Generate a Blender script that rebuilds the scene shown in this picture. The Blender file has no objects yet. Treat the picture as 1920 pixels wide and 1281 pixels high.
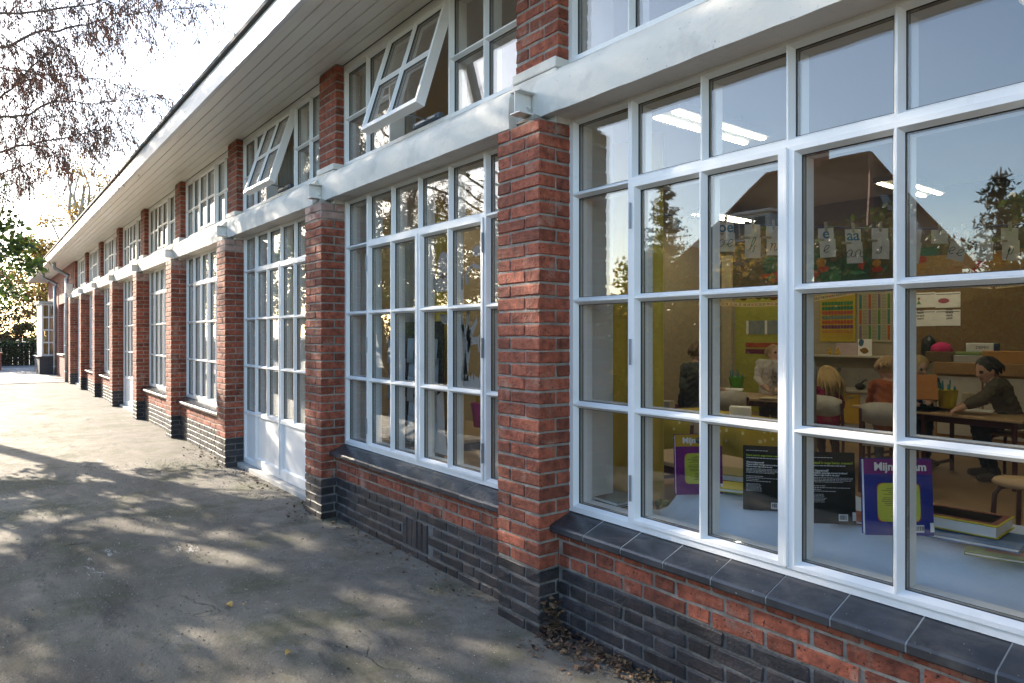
import bpy, bmesh, math, random
import numpy as np
from mathutils import Vector, Matrix, Euler, noise as mnoise
random.seed(7)
SC = bpy.context.scene
COL = SC.collection
R_ = math.radians

# ------------------------------------------------------------------ camera
CAM = Vector((0.0, -2.012, 1.375))
FPX, CX, HY = 1285.0, 960.0, 627.0
YAW = math.atan(1002.0 / FPX)
cam = bpy.data.cameras.new('camera')
camo = bpy.data.objects.new('camera', cam)
COL.objects.link(camo)
camo.location = CAM
camo.rotation_euler = (R_(90), 0, R_(90) - YAW)
cam.sensor_width = 36
cam.lens = FPX / 1920 * 36
cam.shift_y = -(640.5 - HY) / 1920
cam.clip_start = 0.05
cam.clip_end = 2000
SC.camera = camo

# ------------------------------------------------------------------ sky, sun, exposure
SUN_EL, SUN_AZ = R_(20.6), R_(17.0)          # azimuth measured from -X towards -Y
SUN = Vector((-math.cos(SUN_AZ) * math.cos(SUN_EL), -math.sin(SUN_AZ) * math.cos(SUN_EL), math.sin(SUN_EL)))
world = bpy.data.worlds.new('World')
SC.world = world
world.use_nodes = True
wn = world.node_tree
bg = wn.nodes['Background']
sky = wn.nodes.new('ShaderNodeTexSky')
sky.sky_type = 'NISHITA'
sky.sun_disc = False
sky.sun_elevation = SUN_EL
sky.sun_rotation = math.atan2(SUN.x, SUN.y)
sky.air_density = 1.0
sky.dust_density = 0.9
sky.ozone_density = 1.5
wn.links.new(sky.outputs[0], bg.inputs[0])
bg.inputs[1].default_value = 0.15
sun = bpy.data.lights.new('sun', 'SUN')
sun.energy = 4.6
sun.angle = R_(0.5)
sun.color = (1.0, 0.88, 0.72)
suno = bpy.data.objects.new('sun', sun)
COL.objects.link(suno)
suno.rotation_euler = (-SUN).to_track_quat('-Z', 'Y').to_euler()
suno.location = (-20, -8, 20)
SC.view_settings.view_transform = 'Standard'
SC.view_settings.look = 'None'
SC.view_settings.gamma = 1.0
SC.view_settings.use_curve_mapping = False
SC.view_settings.exposure = 1.9
SC.render.engine = 'CYCLES'
cy = SC.cycles
cy.use_denoising = True
cy.max_bounces = 8
cy.diffuse_bounces = 4
cy.glossy_bounces = 4
cy.transmission_bounces = 4
cy.transparent_max_bounces = 24
cy.sample_clamp_indirect = 6.0
cy.caustics_reflective = False
cy.caustics_refractive = False
cy.blur_glossy = 0.5

# ------------------------------------------------------------------ geometry helpers
FW = Vector((-math.cos(YAW), math.sin(YAW), 0)); RT = Vector((math.sin(YAW), math.cos(YAW), 0)); UP = Vector((0, 0, 1))
def ray(px, py): return FW + RT * ((px - CX) / FPX) + UP * ((HY - py) / FPX)
def atY(px, py, y): d = ray(px, py); return CAM + d * ((y - CAM.y) / d.y)
def atX(px, py, x): d = ray(px, py); return CAM + d * ((x - CAM.x) / d.x)
def atZ(px, py, z): d = ray(px, py); return CAM + d * ((z - CAM.z) / d.z)
def atD(px, py, dep): return CAM + ray(px, py) * dep          # dep = depth along the view axis
def U(a, b): return random.uniform(a, b)

class MB:
    def __init__(s): s.v = []; s.f = []; s.m = []
    def add(s, vs, fs, mi=0):
        n = len(s.v); s.v.extend([tuple(v) for v in vs])
        for f in fs: s.f.append(tuple(i + n for i in f)); s.m.append(mi)
        return s
    def quad(s, a, b, c, d, mi=0): return s.add([a, b, c, d], [(0, 1, 2, 3)], mi)
    def box(s, x0, x1, y0, y1, z0, z1, mi=0, M=None):
        vs = [Vector((x, y, z)) for z in (z0, z1) for y in (y0, y1) for x in (x0, x1)]
        if M is not None: vs = [M @ v for v in vs]
        return s.add(vs, [(0, 2, 3, 1), (4, 5, 7, 6), (0, 1, 5, 4), (2, 6, 7, 3), (0, 4, 6, 2), (1, 3, 7, 5)], mi)
    def cbox(s, x0, x1, y0, y1, z0, z1, c=.003, mi=0, M=None, jit=0.0):
        # box with chamfered edges (24 verts)
        vs = []; idx = {}
        for sx in (0, 1):
            for sy in (0, 1):
                for sz in (0, 1):
                    P = [(x0, x1)[sx], (y0, y1)[sy], (z0, z1)[sz]]
                    inn = [c if q == 0 else -c for q in (sx, sy, sz)]
                    for ax in range(3):
                        p = [P[k] + (inn[k] if k != ax else 0) + (U(-jit, jit) if jit else 0) for k in range(3)]
                        idx[(sx, sy, sz, ax)] = len(vs); vs.append(Vector(p) if M is None else M @ Vector(p))
        fs = []
        for ax in range(3):
            o = [k for k in range(3) if k != ax]
            for sd in (0, 1):
                loop = []
                for (a, b) in ((0, 0), (1, 0), (1, 1), (0, 1)):
                    k = [0, 0, 0]; k[ax] = sd; k[o[0]] = a; k[o[1]] = b
                    loop.append(idx[(k[0], k[1], k[2], ax)])
                flip = (sd == 0) ^ (ax == 1)
                fs.append(tuple(reversed(loop)) if flip else tuple(loop))
        for ax in range(3):
            o = [k for k in range(3) if k != ax]
            for a in (0, 1):
                for b in (0, 1):
                    q = []
                    for sd, axx in ((0, o[0]), (1, o[0]), (1, o[1]), (0, o[1])):
                        k = [0, 0, 0]; k[ax] = sd; k[o[0]] = a; k[o[1]] = b
                        q.append(idx[(k[0], k[1], k[2], axx)])
                    fs.append(tuple(q))
        for sx in (0, 1):
            for sy in (0, 1):
                for sz in (0, 1):
                    fs.append(tuple(idx[(sx, sy, sz, a)] for a in range(3)))
        return s.add(vs, fs, mi)
    def tube(s, pts, rad, n=6, mi=0, cap=True):
        pts = [Vector(p) for p in pts]
        if not isinstance(rad, (list, tuple)): rad = [rad] * len(pts)
        rings = []; prev = None; vs = []
        for i, p in enumerate(pts):
            d = (pts[min(i + 1, len(pts) - 1)] - pts[max(i - 1, 0)])
            if d.length < 1e-9: d = Vector((0, 0, 1))
            d.normalize()
            if prev is None:
                a = Vector((0, 0, 1)) if abs(d.z) < .9 else Vector((1, 0, 0))
                u = d.cross(a).normalized()
            else:
                u = (prev - d * prev.dot(d))
                u = u.normalized() if u.length > 1e-6 else d.orthogonal().normalized()
            prev = u; w = d.cross(u)
            for k in range(n):
                t = 2 * math.pi * k / n
                vs.append(p + (u * math.cos(t) + w * math.sin(t)) * rad[i])
        fs = []
        for i in range(len(pts) - 1):
            for k in range(n):
                a = i * n + k; b = i * n + (k + 1) % n
                fs.append((a, b, b + n, a + n))
        if cap:
            fs.append(tuple(reversed(range(n)))); fs.append(tuple(range((len(pts) - 1) * n, len(pts) * n)))
        return s.add(vs, fs, mi)
    def lathe(s, prof, n=16, mi=0, M=None, cap=True):
        vs = []; fs = []
        for r, z in prof:
            for k in range(n):
                t = 2 * math.pi * k / n; v = Vector((r * math.cos(t), r * math.sin(t), z)); vs.append(M @ v if M is not None else v)
        for i in range(len(prof) - 1):
            for k in range(n):
                a = i * n + k; b = i * n + (k + 1) % n
                fs.append((a, b, b + n, a + n))
        if cap: fs.append(tuple(reversed(range(n)))); fs.append(tuple(range((len(prof) - 1) * n, len(prof) * n)))
        return s.add(vs, fs, mi)
    def ball(s, c, r, n=12, m=8, mi=0, M=None, jit=0):
        c = Vector(c); r = Vector(r) if not isinstance(r, (int, float)) else Vector((r, r, r))
        vs = []; fs = []
        for i in range(m + 1):
            ph = math.pi * i / m
            for k in range(n):
                t = 2 * math.pi * k / n; j = 1 + (U(-jit, jit) if jit else 0)
                v = Vector((r.x * math.sin(ph) * math.cos(t) * j, r.y * math.sin(ph) * math.sin(t) * j, -r.z * math.cos(ph) * j))
                if M is not None: v = M @ v
                vs.append(c + v)
        for i in range(m):
            for k in range(n):
                a = i * n + k; b = i * n + (k + 1) % n
                fs.append((a, b, b + n, a + n))
        return s.add(vs, fs, mi)
    def prism(s, poly, axis, a0, a1, mi=0, M=None):
        # poly = list of 2D points in the plane orthogonal to axis ('x': (y,z), 'y': (x,z), 'z': (x,y))
        def P(p, a):
            v = Vector((a, p[0], p[1])) if axis == 'x' else Vector((p[0], a, p[1])) if axis == 'y' else Vector((p[0], p[1], a))
            return M @ v if M is not None else v
        n = len(poly)
        vs = [P(p, a0) for p in poly] + [P(p, a1) for p in poly]
        fs = [tuple(reversed(range(n))), tuple(range(n, 2 * n))]
        for i in range(n): fs.append((i, (i + 1) % n, (i + 1) % n + n, i + n))
        return s.add(vs, fs, mi)
    def mesh(s, name, mats, smooth=False):
        me = bpy.data.meshes.new(name)
        me.from_pydata(s.v, [], s.f)
        for m in (mats if isinstance(mats, (list, tuple)) else [mats]): me.materials.append(m)
        me.polygons.foreach_set('material_index', s.m)
        if smooth: me.polygons.foreach_set('use_smooth', [True] * len(s.f))
        me.update()
        return me
    def build(s, name, mats, parent=None, smooth=False, loc=None, fix=False):
        me = s.mesh(name, mats, smooth)
        if fix:
            b = bmesh.new(); b.from_mesh(me); bmesh.ops.recalc_face_normals(b, faces=b.faces); b.to_mesh(me); b.free()
        return link(name, me, parent, loc)

def link(name, me, parent=None, loc=None, rot=None):
    o = bpy.data.objects.new(name, me); COL.objects.link(o)
    if parent is not None: o.parent = parent
    if loc is not None: o.location = loc
    if rot is not None: o.rotation_euler = rot
    return o
def tag(o, label=None, cat=None, group=None, kind=None):
    if label: o['label'] = label
    if cat: o['category'] = cat
    if group: o['group'] = group
    if kind: o['kind'] = kind
    return o
def thing(name, label, cat, loc=(0, 0, 0), rz=0, group=None):
    o = link(name, None, None, loc, (0, 0, rz))
    return tag(o, label, cat, group)
def text(s, size, parent, loc, rot, mat, name='lettering', align='CENTER', shear=0, ext=.0004, bold=0, line=0):
    cu = bpy.data.curves.new(name, 'FONT')
    cu.body = s; cu.size = size; cu.align_x = align; cu.align_y = 'CENTER'; cu.shear = shear; cu.extrude = ext; cu.offset = bold
    cu.resolution_u = 3
    if line: cu.space_line = line
    cu.materials.append(mat)
    tmp = bpy.data.objects.new(name, cu); COL.objects.link(tmp)
    TXT.append((tmp, name, parent, loc, rot))
TXT = []
def finish_text():
    dg = bpy.context.evaluated_depsgraph_get()
    for tmp, name, parent, loc, rot in TXT:
        me = bpy.data.meshes.new_from_object(tmp.evaluated_get(dg)); link(name, me, parent, loc, rot)
    for tmp, *_ in TXT: bpy.data.objects.remove(tmp)

# ------------------------------------------------------------------ materials
MATS = {}
def _n(t, k): return t.nodes.new(k)
def M(name, col, rough=.6, var=.12, scale=6.0, bump=0.0, bscale=80.0, rand=0.0, metal=0.0, spec=.5, col2=None, thr=(.45, .62), scale2=3.0,
      speck=None, trans=0.0, stretch=None, coat=0.0, sss=0.0):
    if name in MATS: return MATS[name]
    m = bpy.data.materials.new(name); m.use_nodes = True; t = m.node_tree; b = t.nodes['Principled BSDF']; L = t.links.new
    b.inputs['Roughness'].default_value = rough; b.inputs['Metallic'].default_value = metal
    b.inputs['Specular IOR Level'].default_value = spec
    b.inputs['Coat Weight'].default_value = coat
    geo = _n(t, 'ShaderNodeNewGeometry'); pos = geo.outputs['Position']
    if stretch:
        mp = _n(t, 'ShaderNodeMapping'); mp.inputs['Scale'].default_value = stretch; L(pos, mp.inputs[0]); pos = mp.outputs[0]
    nz = _n(t, 'ShaderNodeTexNoise'); nz.inputs['Scale'].default_value = scale; nz.inputs['Detail'].default_value = 4; L(pos, nz.inputs['Vector'])
    mr = _n(t, 'ShaderNodeMapRange'); mr.inputs[1].default_value = .25; mr.inputs[2].default_value = .75; mr.inputs[3].default_value = 1 - var; mr.inputs[4].default_value = 1 + var
    L(nz.outputs[0], mr.inputs[0])
    fac = mr.outputs[0]
    if rand:
        oi = _n(t, 'ShaderNodeObjectInfo'); ad = _n(t, 'ShaderNodeMath'); ad.operation = 'ADD'
        L(oi.outputs['Random'], ad.inputs[0]); L(geo.outputs['Random Per Island'], ad.inputs[1])
        fr = _n(t, 'ShaderNodeMath'); fr.operation = 'FRACT'; L(ad.outputs[0], fr.inputs[0])
        m2 = _n(t, 'ShaderNodeMapRange'); m2.inputs[3].default_value = 1 - rand; m2.inputs[4].default_value = 1 + rand; L(fr.outputs[0], m2.inputs[0])
        mu = _n(t, 'ShaderNodeMath'); mu.operation = 'MULTIPLY'; L(fac, mu.inputs[0]); L(m2.outputs[0], mu.inputs[1]); fac = mu.outputs[0]
    vm = _n(t, 'ShaderNodeVectorMath'); vm.operation = 'SCALE'; vm.inputs[0].default_value = col[:3]; L(fac, vm.inputs['Scale'])
    out = vm.outputs[0]
    if col2:
        n2 = _n(t, 'ShaderNodeTexNoise'); n2.inputs['Scale'].default_value = scale2; n2.inputs['Detail'].default_value = 6; n2.inputs['Roughness'].default_value = .65; L(pos, n2.inputs['Vector'])
        r2 = _n(t, 'ShaderNodeMapRange'); r2.inputs[1].default_value = thr[0]; r2.inputs[2].default_value = thr[1]; L(n2.outputs[0], r2.inputs[0])
        mx = _n(t, 'ShaderNodeMix'); mx.data_type = 'RGBA'; L(r2.outputs[0], mx.inputs[0]); L(out, mx.inputs[6]); mx.inputs[7].default_value = (*col2[:3], 1); out = mx.outputs[2]
    if speck:
        n3 = _n(t, 'ShaderNodeTexNoise'); n3.inputs['Scale'].default_value = speck[1]; n3.inputs['Detail'].default_value = 2; L(geo.outputs['Position'], n3.inputs['Vector'])
        r3 = _n(t, 'ShaderNodeMapRange'); r3.inputs[1].default_value = speck[2]; r3.inputs[2].default_value = speck[2] + .04; L(n3.outputs[0], r3.inputs[0])
        mx = _n(t, 'ShaderNodeMix'); mx.data_type = 'RGBA'; L(r3.outputs[0], mx.inputs[0]); L(out, mx.inputs[6]); mx.inputs[7].default_value = (*speck[0][:3], 1); out = mx.outputs[2]
    L(out, b.inputs['Base Color'])
    if bump:
        nb = _n(t, 'ShaderNodeTexNoise'); nb.inputs['Scale'].default_value = bscale; nb.inputs['Detail'].default_value = 5; L(pos, nb.inputs['Vector'])
        bp = _n(t, 'ShaderNodeBump'); bp.inputs['Strength'].default_value = 1.0; bp.inputs['Distance'].default_value = bump; L(nb.outputs[0], bp.inputs['Height']); L(bp.outputs[0], b.inputs['Normal'])
    if trans:
        tr = _n(t, 'ShaderNodeBsdfTranslucent'); L(out, tr.inputs[0]); ms = _n(t, 'ShaderNodeMixShader'); ms.inputs[0].default_value = trans
        L(b.outputs[0], ms.inputs[1]); L(tr.outputs[0], ms.inputs[2]); L(ms.outputs[0], t.nodes['Material Output'].inputs[0])
    MATS[name] = m
    return m
def emit(name, col, s):
    m = bpy.data.materials.new(name); m.use_nodes = True; b = m.node_tree.nodes['Principled BSDF']
    b.inputs['Base Color'].default_value = (.8, .8, .8, 1); b.inputs['Emission Color'].default_value = (*col, 1); b.inputs['Emission Strength'].default_value = s
    MATS[name] = m; return m
def glass_mat(name, ior, tint, grime=.0):
    m = bpy.data.materials.new(name); m.use_nodes = True; t = m.node_tree; L = t.links.new
    t.nodes.remove(t.nodes['Principled BSDF'])
    geo = _n(t, 'ShaderNodeNewGeometry')
    mi = _n(t, 'ShaderNodeMix'); mi.data_type = 'FLOAT'; L(geo.outputs['Backfacing'], mi.inputs[0]); mi.inputs[2].default_value = ior; mi.inputs[3].default_value = 1 / ior
    fr = _n(t, 'ShaderNodeFresnel'); L(mi.outputs[0], fr.inputs[0])
    tr = _n(t, 'ShaderNodeBsdfTransparent'); tr.inputs[0].default_value = (*tint, 1)
    gl = _n(t, 'ShaderNodeBsdfGlossy'); gl.inputs['Roughness'].default_value = 0.0; gl.inputs[0].default_value = (1, 1, 1, 1)
    nz = _n(t, 'ShaderNodeTexNoise'); nz.inputs['Scale'].default_value = 2.2; nz.inputs['Detail'].default_value = 1; L(geo.outputs['Position'], nz.inputs['Vector'])
    bp = _n(t, 'ShaderNodeBump'); bp.inputs['Strength'].default_value = 1; bp.inputs['Distance'].default_value = .0012; L(nz.outputs[0], bp.inputs['Height']); L(bp.outputs[0], gl.inputs['Normal'])
    mx = _n(t, 'ShaderNodeMixShader'); L(fr.outputs[0], mx.inputs[0]); L(tr.outputs[0], mx.inputs[1]); L(gl.outputs[0], mx.inputs[2])
    out = mx.outputs[0]
    if grime:
        n2 = _n(t, 'ShaderNodeTexNoise'); n2.inputs['Scale'].default_value = 130; n2.inputs['Detail'].default_value = 3; L(geo.outputs['Position'], n2.inputs['Vector'])
        r2 = _n(t, 'ShaderNodeMapRange'); r2.inputs[1].default_value = .70; r2.inputs[2].default_value = .76; r2.inputs[3].default_value = grime * .12; r2.inputs[4].default_value = grime; L(n2.outputs[0], r2.inputs[0])
        df = _n(t, 'ShaderNodeBsdfDiffuse'); df.inputs[0].default_value = (.5, .48, .44, 1)
        m3 = _n(t, 'ShaderNodeMixShader'); L(r2.outputs[0], m3.inputs[0]); L(out, m3.inputs[1]); L(df.outputs[0], m3.inputs[2]); out = m3.outputs[0]
    L(out, t.nodes['Material Output'].inputs[0])
    MATS[name] = m; return m

RED = M('brick_red', (.245, .066, .036), .85, .55, 26, .0045, 75, rand=.36, col2=(.38, .23, .17), thr=(.57, .74), scale2=5.5, speck=((.030, .014, .011), 95, .635))
REDW = M('brick_bloomed', (.40, .27, .23), .88, .30, 14, .0024, 150, rand=.2, col2=(.24, .075, .045), thr=(.50, .66), scale2=9)
DARK = M('brick_dark', (.023, .022, .026), .6, .5, 26, .004, 80, rand=.45, col2=(.060, .044, .041), thr=(.50, .68), scale2=7, speck=((.24, .23, .215), 105, .725))
MORTAR = M('mortar', (.28, .256, .22), .95, .45, 14, .006, 90, col2=(.20, .18, .155), thr=(.48, .66), scale2=4, speck=((.12, .11, .1), 200, .66))
MORTAR_D = M('mortar_dirty', (.15, .145, .138), .95, .4, 14, .005, 90, col2=(.075, .07, .064), thr=(.52, .68), scale2=5)
WHITE = M('white_frame', (.81, .805, .79), .38, .05, 3, .0003, 25, col2=(.66, .65, .62), thr=(.58, .80), scale2=5)
GASKET = M('gasket', (.012, .012, .014), .5, .05)
SPACER = M('spacer', (.30, .27, .235), .45, .05)
CONC_W = M('painted_concrete', (.71, .68, .62), .85, .08, 3, .0028, 30, col2=(.50, .49, .46), thr=(.50, .72), scale2=4, speck=((.45, .45, .44), 90, .70))
SOFFIT = M('soffit_paint', (.88, .84, .75), .36, .06, 1.5, .0006, 30, col2=(.72, .67, .58), thr=(.56, .78), scale2=2.5, stretch=(.35, 1.5, 1))
FASCIA = M('fascia_paint', (.80, .80, .80), .30, .05, 2, .0012, 5)
ZINC = M('zinc', (.33, .37, .40), .42, .2, 12, metal=.75)
ROOFING = M('roofing', (.075, .07, .066), .85, .2, 10, .002, 60)
STEEL_W = M('white_steel', (.72, .71, .68), .45, .1, 14, .0006, 60, col2=(.35, .22, .14), thr=(.66, .74), scale2=16)
SILL = M('glazed_tile', (.040, .042, .048), .24, .35, 7, .0010, 60, rand=.22, col2=(.075, .072, .07), thr=(.5, .72), scale2=5, speck=((.42, .4, .38), 110, .745))
GROUT = M('grout', (.45, .43, .39), .9, .15, 30)
HINGE = M('hinge_steel', (.30, .32, .34), .4, .1, metal=.8)
PLASTER = M('plaster', (.66, .68, .64), .8, .04, 2)
GLASS = glass_mat('window_glass', 1.8, (.965, .972, .965), .035)
GLASS_F = glass_mat('far_window_glass', 1.62, (.95, .96, .955))
# ------------------------------------------------------------------ ground
def ground_mat():
    m = bpy.data.materials.new('worn_concrete'); m.use_nodes = True; t = m.node_tree; L = t.links.new; b = t.nodes['Principled BSDF']
    geo = _n(t, 'ShaderNodeNewGeometry'); pos = geo.outputs['Position']
    def noise(sc, det=6, rg=.6, vec=None):
        n = _n(t, 'ShaderNodeTexNoise'); n.inputs['Scale'].default_value = sc; n.inputs['Detail'].default_value = det; n.inputs['Roughness'].default_value = rg; L(vec or pos, n.inputs['Vector']); return n.outputs[0]
    def rng(v, a, b_, c=0., d=1.):
        r = _n(t, 'ShaderNodeMapRange'); r.inputs[1].default_value = a; r.inputs[2].default_value = b_; r.inputs[3].default_value = c; r.inputs[4].default_value = d; L(v, r.inputs[0]); return r.outputs[0]
    def mix(f, a, c):
        x = _n(t, 'ShaderNodeMix'); x.data_type = 'RGBA'; L(f, x.inputs[0])
        if isinstance(a, tuple): x.inputs[6].default_value = (*a, 1)
        else: L(a, x.inputs[6])
        if isinstance(c, tuple): x.inputs[7].default_value = (*c, 1)
        else: L(c, x.inputs[7])
        return x.outputs[2]
    def math_(op, a, b_):
        x = _n(t, 'ShaderNodeMath'); x.operation = op
        for i, q in enumerate((a, b_)):
            if isinstance(q, (int, float)): x.inputs[i].default_value = q
            else: L(q, x.inputs[i])
        return x.outputs[0]
    sep = _n(t, 'ShaderNodeSeparateXYZ'); L(pos, sep.inputs[0])
    mp = _n(t, 'ShaderNodeMapping'); mp.inputs['Scale'].default_value = (.45, 1.2, 1); mp.inputs['Rotation'].default_value = (0, 0, .25); L(pos, mp.inputs[0])
    edge = math_('ADD', sep.outputs[1], math_('MULTIPLY', math_('SUBTRACT', noise(1.1, 4, .6), .5), 1.3))
    strip = rng(edge, -1.25, -.35)                                    # cleaner trowelled strip along the wall
    c = mix(rng(noise(9, 9, .72), .32, .68), (.030, .0255, .019), (.135, .113, .086))
    c = mix(rng(noise(.55, 6, .62, mp.outputs[0]), .44, .56, 0, .85), c, (.275, .238, .178))
    far = rng(sep.outputs[0], -9.5, -5.5, 1, 0)                        # paler towards the far end: beige patches plus sunlit brightness put into colour
    c = mix(math_('MULTIPLY', far, rng(noise(1.3, 7, .7, mp.outputs[0]), .30, .52, .25, .95)), c, (.30, .27, .215))
    c2 = mix(rng(noise(4, 9, .75), .3, .7), (.080, .072, .059), (.225, .205, .170))
    c = mix(strip, c, c2)
    c = mix(rng(noise(1.5, 7, .72), .49, .62, 0, .72), c, (.060, .066, .024))             # algae film
    c = mix(rng(noise(2.6, 9, .78, mp.outputs[0]), .56, .66, 0, .8), c, (.048, .045, .041))
    c = mix(rng(noise(1.5, 10, .80, mp.outputs[0]), .618, .640, 0, .9), c, (.46, .43, .375))  # flaked pale patches
    c = mix(rng(noise(170, 2, .5), .60, .68, 0, .75), c, (.035, .033, .03))
    c = mix(rng(noise(110, 2, .5), .69, .72, 0, .8), c, (.42, .40, .37))
    # hairline cracks
    vo = _n(t, 'ShaderNodeTexVoronoi'); vo.feature = 'DISTANCE_TO_EDGE'; vo.inputs['Scale'].default_value = .36
    wob = _n(t, 'ShaderNodeVectorMath'); wob.operation = 'ADD'; nv = _n(t, 'ShaderNodeTexNoise'); nv.inputs['Scale'].default_value = 2.5; nv.inputs['Detail'].default_value = 6; L(pos, nv.inputs['Vector'])
    sc_ = _n(t, 'ShaderNodeVectorMath'); sc_.operation = 'SCALE'; sc_.inputs['Scale'].default_value = .8; L(nv.outputs[1], sc_.inputs[0]); L(pos, wob.inputs[0]); L(sc_.outputs[0], wob.inputs[1]); L(wob.outputs[0], vo.inputs['Vector'])
    crack = math_('MULTIPLY', rng(vo.outputs[0], .0, .0028, .8, 0), rng(noise(.9, 2, .5), .50, .62))
    c = mix(crack, c, (.035, .033, .03))
    L(c, b.inputs['Base Color'])
    L(rng(noise(9, 4, .6), .3, .7, .68, .95), b.inputs['Roughness'])
    h = math_('ADD', math_('MULTIPLY', noise(45, 7, .75), .9), math_('MULTIPLY', noise(5, 6, .65), 1.8))
    h = math_('SUBTRACT', h, math_('MULTIPLY', crack, 1.5))
    bp = _n(t, 'ShaderNodeBump'); bp.inputs['Strength'].default_value = 1; L(rng(strip, 0, 1, .016, .005), bp.inputs['Distance']); L(h, bp.inputs['Height']); L(bp.outputs[0], b.inputs['Normal'])
    return m
GROUND = ground_mat()
g = MB()
xs = [-400, -120, -60, -40, -30, -20, -10, 0, 10, 40, 120, 300]; ys = [-300, -100, -40, -20, -10, -5, 0, .3, 8.5, 40, 120, 300]
n = len(xs)
g.add([(x, y, 0) for y in ys for x in xs], [(j * n + i, j * n + i + 1, (j + 1) * n + i + 1, (j + 1) * n + i) for j in range(len(ys) - 1) for i in range(n - 1)])
tag(g.build('ground', GROUND), kind='structure')
DARK_BED = M('dark_bed', (.022, .018, .013), 1.0, .4, 9, .02, 14, spec=0)
bd = MB(); nb_ = 40; bd.add([(-24 + 32 * i / nb_, y + .15 * math.sin(i * 1.7), z) for i in range(nb_ + 1) for (y, z) in ((-2.85, -.01), (-2.95, .05), (-11, .06), (-11.2, -.01))], [(i * 4 + j, i * 4 + j + 1, i * 4 + j + 5, i * 4 + j + 4) for i in range(nb_) for j in range(3)])
tag(bd.build('added_dark_bed', DARK_BED, fix=True), kind='structure')  # dark bed added out of view to darken the lower pane reflections
SLAB = M('paving_slab', (.27, .26, .245), .85, .15, 5, .002, 60, rand=.14)
pv = MB(); pv.box(-38, -23.4, -6.2, .12, -.05, .006); pvo = tag(pv.build('paving', MORTAR_D), kind='structure')
sm = MB().cbox(-.245, .245, -.245, .245, -.02, .014, .004, jit=.001).mesh('paving_slab', SLAB)
k = 0
for i in range(22):
    for j in range(12):
        if k >= 264: break
        o = link('slab', sm, pvo, (-23.66 - i * .5, -.14 - j * .5 - (.25 if i % 2 else 0), U(-.002, .002)), (0, 0, random.choice((0, 1, 2, 3)) * math.pi / 2)); k += 1

# ------------------------------------------------------------------ school building
X0, PITCH, PW, CH, Z0 = -2.379, 2.506, .318, .0625, -.02
BAYW = PITCH - PW
NP = 9
JT = .011
FY = .187           # front plane of the window frames
SUPY = .18          # front plane of the upper windows
BLD = thing('school_building', 'long single-storey school of red brick piers and white gridded windows', 'building', (X0, 0, 0))
def P_(o):            # parent to the building without moving
    o.parent = BLD; o.matrix_parent_inverse = Matrix.Translation((-X0, 0, 0)); return o
def part(mb, name, mats, smooth=False, fix=False): return P_(mb.build(name, mats, None, smooth, fix=fix))

BR = []     # brick specs: (cx,cy,cz,w,d,h, mat 0 red / 1 dark, owner)
def brick(x0, x1, y0, y1, k, owner, dark=None, z=None, h=None, zb=Z0):
    z = zb + k * CH + JT if z is None else z
    h = CH - JT if h is None else h
    BR.append(((x0 + x1) / 2, (y0 + y1) / 2, z + h / 2, round(x1 - x0, 4), round(y1 - y0, 4), round(h, 4), (1 if k < 5 else 0) if dark is None else dark, owner))

PIERS = []
for p in range(-2, NP):
    xr = X0 - PITCH * p; xl = xr - PW
    mb = MB(); mb.box(xl + .006, xr - .006, .006, .30, .298, 2.36); mb.box(xl + .006, xr - .006, .006, .30, -.1, .2975, 1)
    mb.box(xl + .0045, xr - .0045, .1195, .30, 2.385, 3.42)
    po = part(mb, 'pier', [MORTAR, MORTAR_D]); PIERS.append(po)
    for k in range(38):
        dk = 2 if (p > 0 and k > 35) else None
        if k % 2:
            brick(xl, xl + .100, 0, .21, k, po, dk); brick(xl + .108, xr, 0, .100, k, po, dk); brick(xr - .1, xr, .111, .235, k, po, dk)
        else:
            brick(xl, xl + .210, 0, .100, k, po, dk); brick(xl + .218, xr, 0, .21, k, po, dk)
    zb = 2.652
    for k in range(12):
        if k % 2:
            brick(xl, xl + .100, .115, .30, k, po, 0, zb=zb); brick(xl + .108, xr, .115, .215, k, po, 0, zb=zb)
        else:
            brick(xl, xl + .210, .115, .215, k, po, 0, zb=zb); brick(xl + .218, xr, .115, .30, k, po, 0, zb=zb)

KIND = {0: 'W', 1: 'W', 2: 'D', 3: 'W', 4: 'W', 5: 'D', 6: 'W', 7: 'W', 8: 'D', -1: 'W'}
tile_meshes = []
for v in range(5):
    t = MB(); zb_, zf = .548, .503
    y0, y1 = .062, .205
    prof = [(y0 + .004, zf - .036), (y0, zf - .03), (y0, zf - .008), (y0 + .008, zf), (y1, zb_), (y1, zb_ - .05)]
    prof = [(a + U(-.0008, .0008), b_ + U(-.0012, .0012)) for a, b_ in prof]
    t.prism(prof, 'x', -.1068, .1068)
    tile_meshes.append(t.mesh('sill_tile', SILL))
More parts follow.
